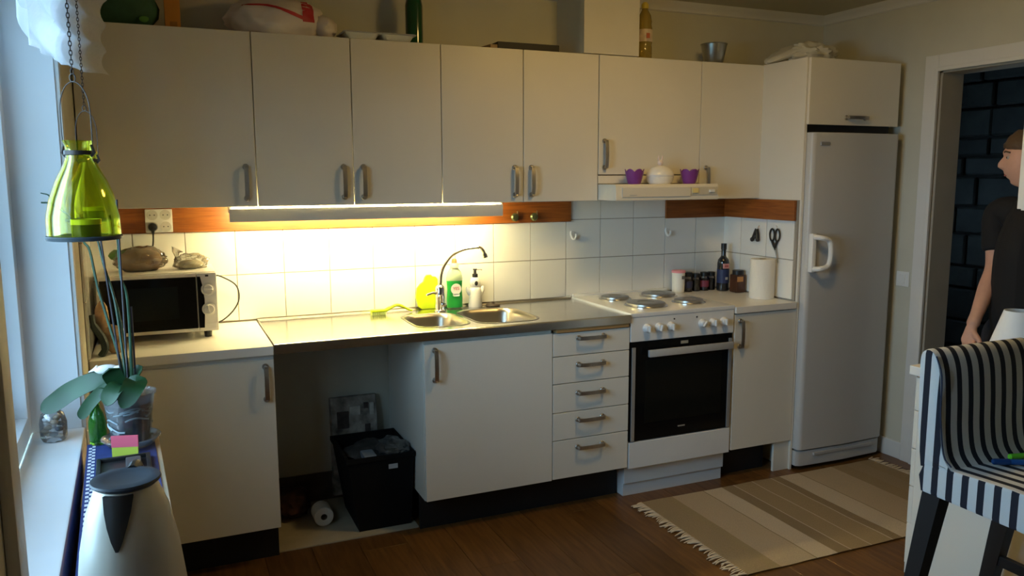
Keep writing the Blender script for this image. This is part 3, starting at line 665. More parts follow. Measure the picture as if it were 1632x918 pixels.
bm = B(); tube(bm, [(1.637, -.06, 1.086), (1.665, -.064, 1.087), (1.672, -.065, 1.083)], [.005, .004, .004], 8); obj('spout', bm, mat('pump_spout_grey', (.35, .35, .33), .4), t)
# lime bottle behind the tap
bm = B(); prism(bm, [(1.368, .90), (1.350, .915), (1.340, .96), (1.345, 1.005), (1.362, 1.025), (1.378, 1.035), (1.388, 1.060), (1.396, 1.068), (1.418, 1.068), (1.426, 1.060), (1.440, 1.058), (1.452, 1.045), (1.455, .93), (1.445, .90)], 'y', -.038, -.020, .006)
tag(obj('lime_container', bm, LIME), 'lime green flat plastic container leaning on tiles behind the tap', 'container')
# dish brush
t = thing('dish_brush', 'lime green dish brush lying on the steel worktop', 'brush', (1.2, -.08, .90))
bm = B(); tube(bm, spline([(1.165, -.10, .917), (1.19, -.098, .928), (1.225, -.095, .940), (1.255, -.09, .932), (1.29, -.085, .912), (1.305, -.083, .907)], 5), [.009]*6+[.007]*10+[.005]*10, 8); obj('handle', bm, LIME, t)
bm = B(); box(bm, 1.10, 1.172, -.117, -.082, .914, .926, .005); obj('head', bm, LIME, t)
bm = B()
for x in range(8):
    for y in range(4): tube(bm, [(1.106+x*.009, -.113+y*.009, .916), (1.104+x*.009, -.113+y*.009, .9015)], .0036, 5)
o = obj('bristles', bm, mat('bristle_lime', (.72, .85, .25), .7), t); o['kind'] = 'stuff'
t = thing('sink_plug', 'dark round sink plug beside the soap dispenser', 'plug', (1.726, -.075, .90))
obj('disc', lathe(B(), [(.034, 0), (.036, .003), (.033, .010), (0, .011)], (1.726, -.075, .9008), 26), mat('brown_rubber', (.055, .035, .022), .5), t); obj('knob', lathe(B(), [(.008, 0), (.006, .006), (.009, .010), (0, .012)], (1.726, -.075, .911), 12), mat('brown_rubber_knob', (.05, .03, .02), .5), t)

# ------------------------------------------------------------------ spices and things on the right worktop
WZ = .9005
t = thing('salt_tub', 'white round tub with a pink lid beside the spice jars', 'tub', (2.835, -.075, WZ))
obj('tub', lathe(B(), [(.031, 0), (.034, .004), (.036, .11), (.036, .112), (0, .112)], (2.835, -.075, WZ), 26), WPL, t); obj('lid', lathe(B(), [(.0385, 0), (.0385, .010), (.036, .013), (0, .013)], (2.835, -.075, WZ+.112), 26), mat('pink_lid', (.80, .32, .36), .4), t)
obj('print', box(B(), 2.833, 2.853, -.1118, -.1095, WZ+.078, WZ+.096), mat('print_grey', (.12, .12, .12), .6), t, None)
def jar(x, y, r, h, lab, fillc, lidc=(.012, .012, .012), labc=None):
    t = thing('spice_jar', lab, 'jar', (x, y, WZ), 'spice jars in the corner')
    obj('contents', lathe(B(), [(r*.9, .003), (r*.9, h*.62), (0, h*.62)], (x, y, WZ), 18), mat('spice', fillc, .8, var=.3, vs=60), t)
    obj('glass', lathe(B(), [(r*.95, 0), (r, .004), (r, h*.72), (r*.85, h*.78), (r*.85, h*.8)], (x, y, WZ), 20), clear('jar_glass', (.8, .8, .85), .06), t)
    obj('lid', lathe(B(), [(r*.92, 0), (r*.92, h*.2), (r*.85, h*.22), (0, h*.22)], (x, y, WZ+h*.78), 20), mat('jar_lid', lidc, .4), t)
    if labc: obj('label', lathe(B(), [(r*1.01, h*.2), (r*1.01, h*.55)], (x, y, WZ), 20, cap0=False, cap1=False), mat('jar_label', labc, .6), t)
jar(2.908, -.062, .027, .108, 'dark-lidded spice jar with a bluish label, next to the salt tub', (.04, .02, .012), labc=(.035, .035, .075))
jar(2.968, -.055, .026, .098, 'dark-lidded spice jar with ochre contents, second from the salt tub', (.12, .07, .02), labc=None)
jar(3.024, -.058, .026, .104, 'dark-lidded spice jar with a pink label', (.05, .02, .012), labc=(.22, .04, .07))
jar(3.076, -.050, .024, .102, 'plain dark spice jar beside the tall bottle', (.03, .018, .01))
t = thing('vinegar_bottle', 'tall dark bottle with pink and blue labels in the corner', 'bottle', (3.110, -.112, WZ))
DKG = mat('dark_bottle_glass', (.012, .014, .018), .1, coat=.5)
obj('bottle', lathe(B(), [(.031, 0), (.034, .005), (.034, .155), (.030, .175), (.016, .192), (.0135, .20), (.0135, .245)], (3.110, -.112, WZ), 24), DKG, t, 60)
obj('cap', lathe(B(), [(.0155, 0), (.0155, .034), (0, .035)], (3.110, -.112, WZ+.232), 18), BLKPL, t)
obj('front_label', lathe(B(), [(.0343, .045), (.0343, .122)], (3.110, -.112, WZ), 24, cap0=False, cap1=False), mat('navy_label', (.02, .035, .11), .5), t)
obj('neck_label', box(B(), 3.085, 3.122, -.1492, -.140, WZ+.128, WZ+.155, .001, 1), mat('pink_label', (.62, .30, .30), .5), t)
for k in range(3): obj('label_mark', box(B(), 3.093+k*.008, 3.098+k*.008, -.1497, -.149, WZ+.135, WZ+.148), mat('label_dark_red', (.35, .05, .06), .5), t, None)
for k in range(2): obj('label_mark', box(B(), 3.101+k*.009, 3.107+k*.009, -.1466, -.1455, WZ+.065, WZ+.079), mat('label_light', (.5, .55, .6), .5), t, None)
t = thing('coffee_jar', 'square brown jar with an orange label beside the paper roll', 'jar', (3.145, -.20, WZ))
obj('body', box(B(), 3.113, 3.177, -.23, -.166, WZ, WZ+.10, .008), mat('brown_jar', (.075, .032, .018), .2, var=.3, vs=20), t); obj('lid', lathe(B(), [(.031, 0), (.031, .022), (.028, .024), (0, .024)], (3.145, -.198, WZ+.10), 24), BLKPL, t)
obj('label', box(B(), 3.115, 3.155, -.2312, -.229, WZ+.062, WZ+.09), mat('orange_label', (.55, .25, .08), .5), t, None)
t = thing('paper_roll', 'standing white roll of kitchen paper by the fridge', 'paper towel', (3.117, -.425, WZ))
PAPER = mat('kitchen_paper', (.82, .80, .74), .9, bump=.4, bs=120)
bm = B(); lathe(bm, [(.020, 0), (.062, 0), (.064, .004), (.064, .205), (.062, .208), (.020, .208)], (3.117, -.425, WZ), 36, cap0=False, cap1=False); obj('roll', bm, PAPER, t)
obj('core', lathe(B(), [(.021, 0), (.021, .207), (.019, .207), (.019, 0)], (3.117, -.425, WZ), 20, cap0=False, cap1=False), mat('cardboard_core', (.45, .33, .2), .9), t)
# scissors and small black tool on the side tiles
t = thing('scissors', 'black-handled scissors hanging on the tiles by the fridge', 'scissors', (3.186, -.44, 1.26))
for s in (-1, 1):
    bm = B(); cy, cz = -.438+s*.020, 1.232
    ring = [(3.178, cy+.017*math.cos(a)+.2*s*.004*math.sin(a), cz+.032*math.sin(a)) for a in [2*math.pi*k/16 for k in range(16)]]
    tube(bm, ring, .0045, 8, closed=True); tube(bm, [(3.178, cy, cz-.030), (3.178, -.440+s*.004, 1.176), (3.178, -.447-s*.002, 1.155)], [.006, .008, .005], 8)
    obj('handle', bm, BLKPL, t)
bm = B(); prism(bm, [(-.452, 1.165), (-.438, 1.165), (-.470, 1.092), (-.474, 1.090)], 'x', 3.176, 3.178); prism(bm, [(-.446, 1.165), (-.434, 1.165), (-.472, 1.090)], 'x', 3.1785, 3.180); obj('blades', bm, STEEL, t, None)
obj('hook', lathe(B(), [(.010, 0), (.010, -.008), (0, -.008)], (3.187, -.438, 1.272), 12, 'x'), WPL, t)
t = thing('hanging_clip', 'small black clips hanging on a white hook on the side tiles', 'clip', (3.186, -.30, 1.24))
obj('hook', tube(B(), spline([(3.187, -.305, 1.275), (3.174, -.308, 1.268), (3.170, -.305, 1.252), (3.178, -.300, 1.246)], 4), .003, 6), WPL, t)
bm = B(); tube(bm, spline([(3.174, -.30, 1.255), (3.174, -.285, 1.225), (3.174, -.275, 1.205), (3.174, -.27, 1.195)], 4), .009, 8); tube(bm, spline([(3.174, -.302, 1.255), (3.174, -.31, 1.225), (3.174, -.312, 1.20)], 4), .010, 8)
for y, z in ((-.268, 1.198), (-.312, 1.200), (-.29, 1.215)): lathe(bm, [(0, -.007), (.012, -.004), (.012, .004), (0, .007)], (3.174, y, z), 12, 'x')
obj('clip', bm, BLKPL, t)

# ------------------------------------------------------------------ on top of the wall cabinets
TZ = ZT+.0008
t = thing('green_bag', 'dark green bag lying at the left end of the cabinet tops', 'bag', (.15, -.17, TZ))
obj('bag', blob((.13, -.16, 2.20), (.14, .09, .12), 21, .12, 3, 3, TZ), mat('green_fabric', (.035, .10, .045), .7, var=.3, vs=12), t, 60)
obj('print', blob((.215, -.245, 2.145), (.018, .004, .012), 3, .1, 2), mat('green_print', (.10, .28, .04), .6), t, 60)
t = thing('orange_box', 'orange cardboard box standing upright next to the green bag', 'box', (.32, -.17, TZ))
obj('carton', box(B(), .290, .347, -.20, -.12, TZ, TZ+.23, .002), mat('orange_card', (.62, .25, .03), .6, var=.1), t)
for k in range(6): obj('barcode_bar', box(B(), .309+k*.0045, .3108+k*.0045, -.2008, -.1995, TZ+.006, TZ+.03), mat('bar_ink', (.12, .07, .03), .7), t, None)
t = thing('plastic_bag', 'white plastic carrier bag with a red stripe on the cabinets', 'bag', (.72, -.16, TZ))
WBAG = mat('white_bag_film', (.70, .62, .56), .45, var=.08, vs=10, bump=.4, bs=25)
carrier = obj('bag', blob((.72, -.16, 2.185), (.20, .11, .10), 33, .14, 4, 4.2, TZ), WBAG, t, 50)
obj('side_bulge', blob((.91, -.17, 2.165), (.06, .07, .055), 34, .2, 3, 6, TZ), WBAG, t, 50)
from mathutils.bvhtree import BVHTree
def wrap(bm, o, poly_fn, nx, nz):                              # thin print that follows the bag's surface
    bt = BVHTree.FromPolygons([v.co for v in o.data.vertices], [p.vertices[:] for p in o.data.polygons]); g = {}
    for i in range(nx+1):
        for j in range(nz+1):
            x, z = poly_fn(i/nx, j/nz); h = bt.ray_cast(Vector((x, -.6, z)), Vector((0, 1, 0)))[0]
            if h: g[i, j] = (bm.verts.new(h+Vector((0, -.0025, 0))), bm.verts.new(h+Vector((0, -.0005, 0))))
    for i in range(nx):
        for j in range(nz):
            q = [(i, j), (i+1, j), (i+1, j+1), (i, j+1)]
            if all(k in g for k in q):
                bm.faces.new([g[k][0] for k in q]); bm.faces.new([g[k][1] for k in reversed(q)])
bm = B(); wrap(bm, carrier, lambda a, b: (.815+.05*a, 2.178+.10*b), 8, 12)
wrap(bm, carrier, lambda a, b: (.58+.24*a, 2.228-.045*max(0, a-.4)/.6+.012*b*(.5+.8*a)), 24, 3)
obj('red_print', bm, mat('red_print', (.50, .025, .03), .5), t, 60)
for k, (x, lab) in enumerate(((1.06, 'white foam tray on the cabinets, the left one of two'), (1.215, 'white foam tray on the cabinets, beside the green bottle'))):
    bm = B(); ring = lambda hx, hy, z: [(px, py, z) for px, py in rrect(x, -.19, hx, hy, .02)]
    ring_loft(bm, [ring(.055, .06, TZ), ring(.06, .065, TZ+.004), ring(.072, .078, TZ+.026), ring(.082, .088, TZ+.028), ring(.082, .088, TZ+.031), ring(.070, .076, TZ+.029), ring(.055, .06, TZ+.007)])
    tag(obj('foam_tray', bm, mat('foam_white', (.5, .49, .46), .7), None, 40), lab, 'tray', 'foam trays on the cabinets')
t = thing('green_bottle', 'dark green glass bottle on top of the cabinets', 'bottle', (1.325, -.14, TZ))
obj('bottle', lathe(B(), [(.036, 0), (.039, .005), (.039, .18), (.032, .215), (.016, .245), (.014, .29)], (1.325, -.14, TZ), 24), mat('green_bottle_glass', (.006, .06, .015), .12, coat=.3), t, 60); obj('cap', lathe(B(), [(.0155, 0), (.0155, .02), (0, .02)], (1.325, -.14, TZ+.288), 16), mat('green_cap', (.02, .08, .03), .4), t)
t = thing('flat_black_box', 'flat black box lying on the cabinet tops', 'box', (1.83, -.18, TZ))
obj('case', box(B(), 1.69, 2.005, -.245, -.10, TZ, TZ+.034, .003), mat('black_card', (.018, .015, .013), .6), t)
obj('wooden_end', prism(B(), [(-.24, TZ), (-.11, TZ), (-.11, TZ+.025), (-.24, TZ+.02)], 'x', 1.655, 1.689), BOARD, t)
t = thing('oil_bottle', 'cooking oil bottle with a yellow cap beside the duct', 'bottle', (2.505, -.20, TZ))
obj('bottle', lathe(B(), [(.034, 0), (.038, .006), (.038, .06), (.036, .07), (.038, .08), (.038, .15), (.034, .17), (.036, .185), (.030, .215), (.016, .240), (.014, .25)], (2.505, -.20, TZ), 24), mat('oil_plastic', (.52, .38, .09), .12, trans=.55), t, 50)
obj('label', lathe(B(), [(.0385, .085), (.0385, .145)], (2.505, -.20, TZ), 24, cap0=False, cap1=False), mat('oil_label', (.62, .50, .38), .5, var=.2, vs=40), t)
obj('label_fruit', box(B(), 2.492, 2.512, -.2395, -.236, TZ+.10, TZ+.125, .001, 1), mat('label_fruit', (.50, .12, .05), .5), t)
obj('cap', lathe(B(), [(.018, 0), (.018, .020), (.010, .030), (0, .031)], (2.505, -.20, TZ+.248), 18), mat('yellow_cap', (.66, .52, .08), .4), t)
t = thing('metal_bucket', 'small galvanised metal bucket on top of the cabinets', 'bucket', (2.94, -.19, TZ))
ZINC = mat('zinc', (.45, .47, .48), .3, .95, var=.12, vs=15)
obj('pail', lathe(B(), [(.046, 0), (.048, .003), (.068, .102), (.066, .102), (.046, .005), (0, .005)], (2.94, -.19, TZ), 32, cap1=False), ZINC, t, 50)
obj('rim', tube(B(), [(2.94+.068*math.cos(a), -.19+.068*math.sin(a), TZ+.103) for a in [2*math.pi*k/32 for k in range(32)]], .003, 8, closed=True), ZINC, t)
t = thing('crumpled_bag', 'crumpled thin white bag on top of the fridge housing', 'bag', (3.45, -.3, TZ))
THIN = mat('thin_white_bag', (.62, .60, .52), .5, var=.1, vs=14, bump=.5, bs=30)
obj('bag', blob((3.44, -.36, 2.172), (.155, .10, .065), 41, .28, 4, 5, TZ), THIN, t, 50)
def hang(co): return Vector((co.x, co.y, co.z-.16*max(0, -co.x)/.1*.35))
bm = B(); rings = []
for k, (x, y, z, r) in enumerate(((3.37, -.35, 2.195, .05), (3.29, -.33, 2.175, .048), (3.235, -.315, 2.148, .036), (3.205, -.31, 2.136, .026), (3.185, -.31, 2.128, .012))):
    rings.append([(x, y+r*1.4*math.cos(a)+.006*math.sin(5*a+k), max(TZ+.0005, z+r*math.sin(a)*.7+.005*math.cos(4*a+k))) for a in [2*math.pi*i/16 for i in range(16)]])
ring_loft(bm, rings); obj('tail', bm, THIN, t, 60)

# ------------------------------------------------------------------ open space under the steel worktop
o = struct('floor_gap', box(B(), .600, 1.199, -.482, -.001, .0005, .006), mat('pale_lino', (.42, .37, .27), .6, var=.12, vs=8), 'pale linoleum under the open worktop space')
obj_bb = struct('baseboard_back', box(B(), .600, 1.199, -.014, 0, .006, .14), mat('dirty_brown', (.10, .07, .05), .8, var=.3, vs=12), 'dark stained strip at the foot of the wall under the worktop')
t = thing('waste_crate', 'black plastic crate of rubbish under the worktop', 'crate', (1.05, -.28, .006))
bm = B(); rr = lambda x0, x1, y0, y1, z: [(x0, y0, z), (x1, y0, z), (x1, y1, z), (x0, y1, z)]
ring_loft(bm, [rr(.945, 1.178, -.435, -.13, .006), rr(.900, 1.192, -.455, -.105, .325), rr(.892, 1.196, -.462, -.098, .325), rr(.892, 1.196, -.462, -.098, .345), rr(.905, 1.187, -.450, -.110, .345), rr(.952, 1.171, -.428, -.137, .02)])
obj('crate', bm, mat('crate_black', (.006, .006, .006), .75, ior=1.25), t, None)
obj('label', box(B(), 1.075, 1.115, -.4635, -.4605, .283, .303), mat('crate_label', (.5, .5, .5), .6), t, None)
obj('rubbish', blob((1.05, -.28, .30), (.125, .145, .045), 51, .3, 3, 4), mat('rubbish_dark', (.05, .045, .04), .7, var=.6, vs=15), t, 50)
obj('clear_bag', blob((1.12, -.36, .345), (.075, .085, .035), 52, .35, 3, 5), clear('bin_film', (.85, .88, .9), .12, .15, (.4, .42, .45), .15), t, 50)
obj('packet', box(B(), .975, 1.03, -.44, -.35, .318, .345, .006), mat('blue_packet', (.22, .26, .30), .5), t)
t = thing('picture_bag', 'printed paper bag with pictures leaning behind the black crate', 'bag', (1.01, -.08, .31))
bm = B(); rings = []
for z, y, h in ((.05, -.075, .02), (.3, -.07, .024), (.42, -.062, .026), (.512, -.05, .012)): rings.append([(.905, y-h, z), (1.118, y-h, z), (1.125, y, z), (1.118, y+h, z), (.905, y+h, z), (.90, y, z)])
ring_loft(bm, rings); obj('bag', bm, mat('bag_print', (.28, .25, .21), .6, var=.7, vs=16), t)
PD = mat('print_dark', (.06, .045, .04), .7, var=.5, vs=30); PLt = mat('print_light', (.45, .43, .38), .7, var=.3, vs=30)
for k, (x, z, w, h, m) in enumerate(((.915, .46, .04, .035, PD), (.93, .35, .055, .10, PD), (.99, .37, .05, .10, PLt), (1.0, .47, .05, .025, PLt), (1.06, .40, .02, .08, PD), (1.085, .36, .02, .12, PLt), (1.06, .33, .025, .05, PD))):
    yy = -.098+.045*(z-.3)/.2
    obj('printed_panel', box(B(), x, x+w, yy-.004+.001*k*.2, yy+.004, z, z+h), m, t, None)
t = thing('paper_tube_roll', 'white roll lying on the floor under the worktop', 'roll', (.815, -.27, .006))
bm = B(); lathe(bm, [(.014, -.045), (.040, -.045), (.043, -.041), (.043, .041), (.040, .045), (.014, .045)], (.815, -.27, .0495), 28, 'y', cap0=False, cap1=False); obj('roll', bm, PAPER, t)
obj('core', lathe(B(), [(.0145, -.044), (.0145, .044), (.012, .044), (.012, -.044)], (.815, -.27, .0495), 16, 'y', cap0=False, cap1=False), mat('roll_core', (.2, .15, .1), .9), t)
tag(obj('dark_bundle', blob((.70, -.13, .07), (.08, .09, .07), 61, .3, 3, 4, .0065), mat('dark_cloth', (.07, .03, .025), .9, var=.6, vs=14), None, 50), 'dark reddish crumpled bundle at the back under the worktop', 'bundle')

# ------------------------------------------------------------------ rug
RX0, RX1, RY0, RY1 = 2.235, 3.70, -1.42, -.66
SA, SB, SC, SD, SE = (.78, .63, .42), (.60, .45, .255), (.88, .75, .56), (.50, .37, .21), (.90, .78, .60)
Lr = RX1-RX0
def rp(x): return x/Lr
t = thing('rug', 'beige striped woven rug with fringed ends before the stove', 'rug', (RX0, RY0, 0))
bm = B(); nx, ny = 60, 24
from mathutils import noise
g = [[bm.verts.new((k/nx, j/ny*(RY1-RY0), .007+.0025*noise.noise(Vector((k/6, j/5, 0))))) for k in range(nx+1)] for j in range(ny+1)]
for j in range(ny):
    for k in range(nx): bm.faces.new((g[j][k], g[j][k+1], g[j+1][k+1], g[j+1][k]))
bmesh.ops.solidify(bm, geom=bm.faces[:], thickness=-.005)
RUGM = bands('rug_weave', [(0, SB), (.085, (0.598, 0.455, 0.247)), (.115, SA), (.235, SD), (.24, SC), (.315, SD), (.36, SE), (.364, SB), (.395, SC), (.398, SB), (.44, SC), (.443, SB), (.45, SC), (.453, SB), (.52, SE), (.524, SD), (.56, SC), (.645, SD), (.65, SA), (.80, SB), (.86, (0.624, 0.481, 0.286)), (.93, SB)], 0, .95, .5, 300, .16)
rug = obj('weave', bm, RUGM, None, 60); rug.location = (RX0, RY0, 0); rug.scale = (Lr, 1, 1); rug.rotation_euler = (0, 0, R(-.6)); adopt(rug, t)
bm = B()
for sx, x in ((-1, RX0), (1, RX1)):
    for k in range(70):
        y = RY0+.006+k*(RY1-RY0-.012)/69; L = random.uniform(.035, .065); dy = random.uniform(-.022, .022)
        tube(bm, spline([(x-sx*.004, y, .008), (x+sx*L*.5, y+dy*.4, .009), (x+sx*L, y+dy, .006)], 2), [.0028, .0034, .003, .0034, .0015], 5)
o = obj('fringe', bm, mat('fringe_cotton', (.70, .56, .38), .95), t); o['kind'] = 'stuff'

# ------------------------------------------------------------------ peninsula with its hanging cupboard
PX = 2.72
t = thing('peninsula_unit', 'white base unit of the peninsula with a plain end panel behind the stool', 'cabinet', (3.3, -2.0, 0))
obj('end_panel', box(B(), PX, PX+.018, -2.31, -1.738, .06, .818), CAB, t, None)
obj('body', box(B(), PX+.018, XR-.005, -2.30, -1.742, .10, .818), CAB, t, None)
for k, (z0, z1) in enumerate(((.690, .812), (.546, .687), (.403, .543), (.258, .400), (.10, .255))):
    for j in range(2):
        x0 = PX+j*.57; x1 = min(x0+.567, XR-.006)
        d = obj('drawer', box(B(), x0, x1, -1.738, -1.718, z0, z1, .0015, 1), CAB, t)
        o = obj('handle', HH, None, loc=((x0+x1)/2, -1.718, (z0+z1)/2+.03)); o.rotation_euler = (0, 0, R(180)); adopt(o, d)
obj('plinth', box(B(), PX+.05, XR-.01, -2.26, -1.79, 0, .10), BLACK, t, None)
obj('corner_post', box(B(), PX-.001, PX+.02, -1.760, -1.722, .06, .258, .001, 1), CAB, t)
tag(obj('worktop', box(B(), PX-.006, XR-.003, -2.33, -1.692, .818, .852, .003), LAM), 'white worktop of the peninsula behind the stool', 'worktop')
t = thing('hanging_cupboard', 'white hanging cupboard over the peninsula at the right edge', 'cabinet', (3.3, -2.15, ZB), 'white wall cabinets')
obj('body', box(B(), 2.80, XR-.003, -2.31, -2.0, 1.426, 2.14), CAB, t, None)
for j in range(2): door(t, 2.80+j*.533, 2.80+(j+1)*.533, -2.0, 1.428, 2.138, None, 0)
for o in [c for c in t.children if c.name.startswith('door')]: o.location.y += .0
obj('ceiling_bracket', box(B(), 2.95, XR-.003, -2.25, -2.05, 2.14, CH-.001), CAB, t, None)
t = thing('table_lamp', 'small white lamp with a conical shade on the peninsula', 'lamp', (2.92, -1.95, .852))
obj('shade', lathe(B(), [(.098, .055), (.046, .225), (.044, .225), (.096, .055)], (2.925, -1.94, .852), 36, cap0=False, cap1=False), mat('lampshade_white', (.74, .76, .76), .7), t, 50)
obj('base', lathe(B(), [(.05, 0), (.05, .008), (.012, .016), (.009, .03), (.012, .12), (0, .121)], (2.925, -1.94, .8525), 24), WPL, t)
obj('bulb', lathe(B(), [(.012, .12), (.024, .15), (.026, .165), (.016, .185), (0, .19)], (2.925, -1.94, .852), 18), WPL, t)

# ------------------------------------------------------------------ striped bar stool
def stripes():
    m = mat('striped_cover', (.7, .7, .7), .85, bump=.25, bs=500); nt = m.node_tree; b = nt.nodes['Principled BSDF']
    tc = nt.nodes.new('ShaderNodeTexCoord'); sp = nt.nodes.new('ShaderNodeSeparateXYZ'); sn = nt.nodes.new('ShaderNodeSeparateXYZ')
    nt.links.new(tc.outputs['Object'], sp.inputs[0]); nt.links.new(tc.outputs['Normal'], sn.inputs[0])
    ab = nt.nodes.new('ShaderNodeMath'); ab.operation = 'ABSOLUTE'; nt.links.new(sn.outputs[0], ab.inputs[0])
    gt = nt.nodes.new('ShaderNodeMath'); gt.operation = 'GREATER_THAN'; gt.inputs[1].default_value = .75; nt.links.new(ab.outputs[0], gt.inputs[0])
    mx = nt.nodes.new('ShaderNodeMix'); nt.links.new(gt.outputs[0], mx.inputs[0]); nt.links.new(sp.outputs[0], mx.inputs[2]); nt.links.new(sp.outputs[1], mx.inputs[3])
    dv = nt.nodes.new('ShaderNodeMath'); dv.operation = 'DIVIDE'; dv.inputs[1].default_value = .0475; nt.links.new(mx.outputs[0], dv.inputs[0])
    ad = nt.nodes.new('ShaderNodeMath'); ad.operation = 'ADD'; ad.inputs[1].default_value = 200.15; nt.links.new(dv.outputs[0], ad.inputs[0])
    fr = nt.nodes.new('ShaderNodeMath'); fr.operation = 'FRACT'; nt.links.new(ad.outputs[0], fr.inputs[0])
    lt = nt.nodes.new('ShaderNodeMath'); lt.operation = 'LESS_THAN'; lt.inputs[1].default_value = .44; nt.links.new(fr.outputs[0], lt.inputs[0])
    c = nt.nodes.new('ShaderNodeMix'); c.data_type = 'RGBA'; c.inputs[6].default_value = (.62, .63, .62, 1); c.inputs[7].default_value = (.010, .012, .022, 1)
    nt.links.new(lt.outputs[0], c.inputs[0]); nt.links.new(c.outputs[2], b.inputs['Base Color']); return m
STR = stripes()
t = thing('bar_stool', 'tall stool with black and white striped cover and black legs', 'stool', (2.46, -2.37, 0))
SXa, SXb = 2.252, 2.668
bm = B(); prism(bm, [(-2.135, .612), (-2.625, .606), (-2.638, .64), (-2.635, .690), (-2.615, .712), (-2.40, .716), (-2.20, .706), (-2.14, .70), (-2.125, .66)], 'x', SXa, SXb, .010); obj('seat', bm, STR, t, 50)
bm = B(); P = spline([(0, -2.238, .700), (0, -2.205, .735), (0, -2.190, .80), (0, -2.183, .90), (0, -2.172, .985), (0, -2.152, 1.030), (0, -2.128, 1.040), (0, -2.106, 1.020), (0, -2.104, .96), (0, -2.112, .80), (0, -2.128, .685)], 4)
prism(bm, [(p.y, p.z) for p in P], 'x', SXa, SXb, .012); obj('backrest', bm, STR, t, 50)
bm = B()
for x in (SXa+.002,): tube(bm, spline([(x, -2.158, 1.024), (x-.001, -2.180, .97), (x-.001, -2.186, .85), (x-.001, -2.204, .745), (x, -2.23, .716)], 4), .0022, 6)
obj('piping', bm, mat('dark_piping', (.02, .025, .05), .8), t)
for x0, y0, x1, y1 in ((SXa+.012, -2.185, SXa+.004, -2.085), (SXb-.052, -2.185, SXb-.046, -2.085), (SXa+.012, -2.60, SXa+.004, -2.63), (SXb-.052, -2.60, SXb-.046, -2.63)):
    bm = B(); a, b = .048, .034
    ring_loft(bm, [[(x0, y0-.012, .63), (x0+a, y0-.012, .63), (x0+a, y0+a, .63), (x0, y0+a, .63)], [(x1, y1, 0), (x1+b, y1, 0), (x1+b, y1+b, 0), (x1, y1+b, 0)]]); obj('leg', bm, BLACK, t, None)
for a in ((SXa+.03, SXb-.03, -2.62, -2.595, .24, .275), (SXa+.015, SXa+.035, -2.60, -2.12, .30, .335), (SXb-.045, SXb-.025, -2.60, -2.12, .30, .335)): obj('footrest', box(B(), *a, .003), BLACK, t)
def pen(p0, p1, r, c, lab, nm):
    t = thing('marker_pen', lab, 'pen', p0, 'pens on the stool'); p0, p1 = Vector(p0), Vector(p1); q = p0.lerp(p1, .34)
    obj('barrel', tube(B(), [q, p1, p1+(p1-p0)*.03], [r, r, r*.6], 12), mat(nm, c, .35), t); obj('cap', tube(B(), [p0, p0.lerp(q, .1), q], [r*.7, r*1.08, r*1.1], 12), mat(nm+'_cap', [v*.5 for v in c], .35), t)
pen((2.385, -2.258, .7235), (2.505, -2.326, .7250), .0085, (.015, .09, .30), 'blue marker pen on the striped seat', 'blue_pen')
pen((2.60, -2.285, .7245), (2.470, -2.252, .7235), .0085, (.16, .62, .03), 'bright green marker pen on the striped seat', 'green_pen')

# ------------------------------------------------------------------ narrow console by the window, in window-wall coordinates turned with the wall
ca = math.atan(.051)
def cw(x, y, z): return Vector((.193+x*math.cos(ca)-(y)*math.sin(ca), -1.374+x*math.sin(ca)+y*math.cos(ca), z))
def frame_obj(name, bm, m, parent=None, deg=35):
    o = obj(name, bm, m, None, deg); o.location = (.193, -1.374, 0); o.rotation_euler = (0, 0, ca)
    if parent is not None: adopt(o, parent)
    return o
TT = .83
t = thing('console_table', 'narrow console table under the window with a pale edge', 'table', (.15, -1.9, 0))
frame_obj('top', box(B(), -.172, 0, -1.35, .0, TT-.022, TT, .003), mat('console_top', (.46, .38, .27), .5, var=.08), t)
frame_obj('apron', box(B(), -.165, -.012, -1.34, -.012, TT-.10, TT-.022), mat('console_dark', (.05, .045, .04), .6), t, None)
for x in (-.165, -.047):
    for y in (-1.335, -.05): frame_obj('leg', box(B(), x, x+.036, y, y+.036, 0, TT-.10, .002), bpy.data.materials['console_dark'], t)
t = thing('table_runner', 'blue cloth runner with a checked white border on the console', 'cloth', (.12, -1.9, TT))
BLUE = mat('blue_cloth', (.022, .04, .17), .9, var=.15, vs=30, bump=.4, bs=500)
bm = B(); prism(bm, [(-.178, TT-.22), (-.1745, TT-.22), (-.1725, TT+.0005), (-.012, TT+.0005), (-.012, TT+.003), (-.175, TT+.003)], 'y', -1.34, -.010)
frame_obj('cloth', bm, BLUE, t, None)
bm = B()
for k in range(90):
    for j in range(2):
        if (k+j) % 2: box(bm, -.170+j*.008, -.1628+j*.008, -.03-(k+1)*.0128, -.03-k*.0128, TT+.003, TT+.0036)
o = frame_obj('checked_border', bm, mat('border_white', (.75, .76, .80), .9), t, None); o['kind'] = 'stuff'

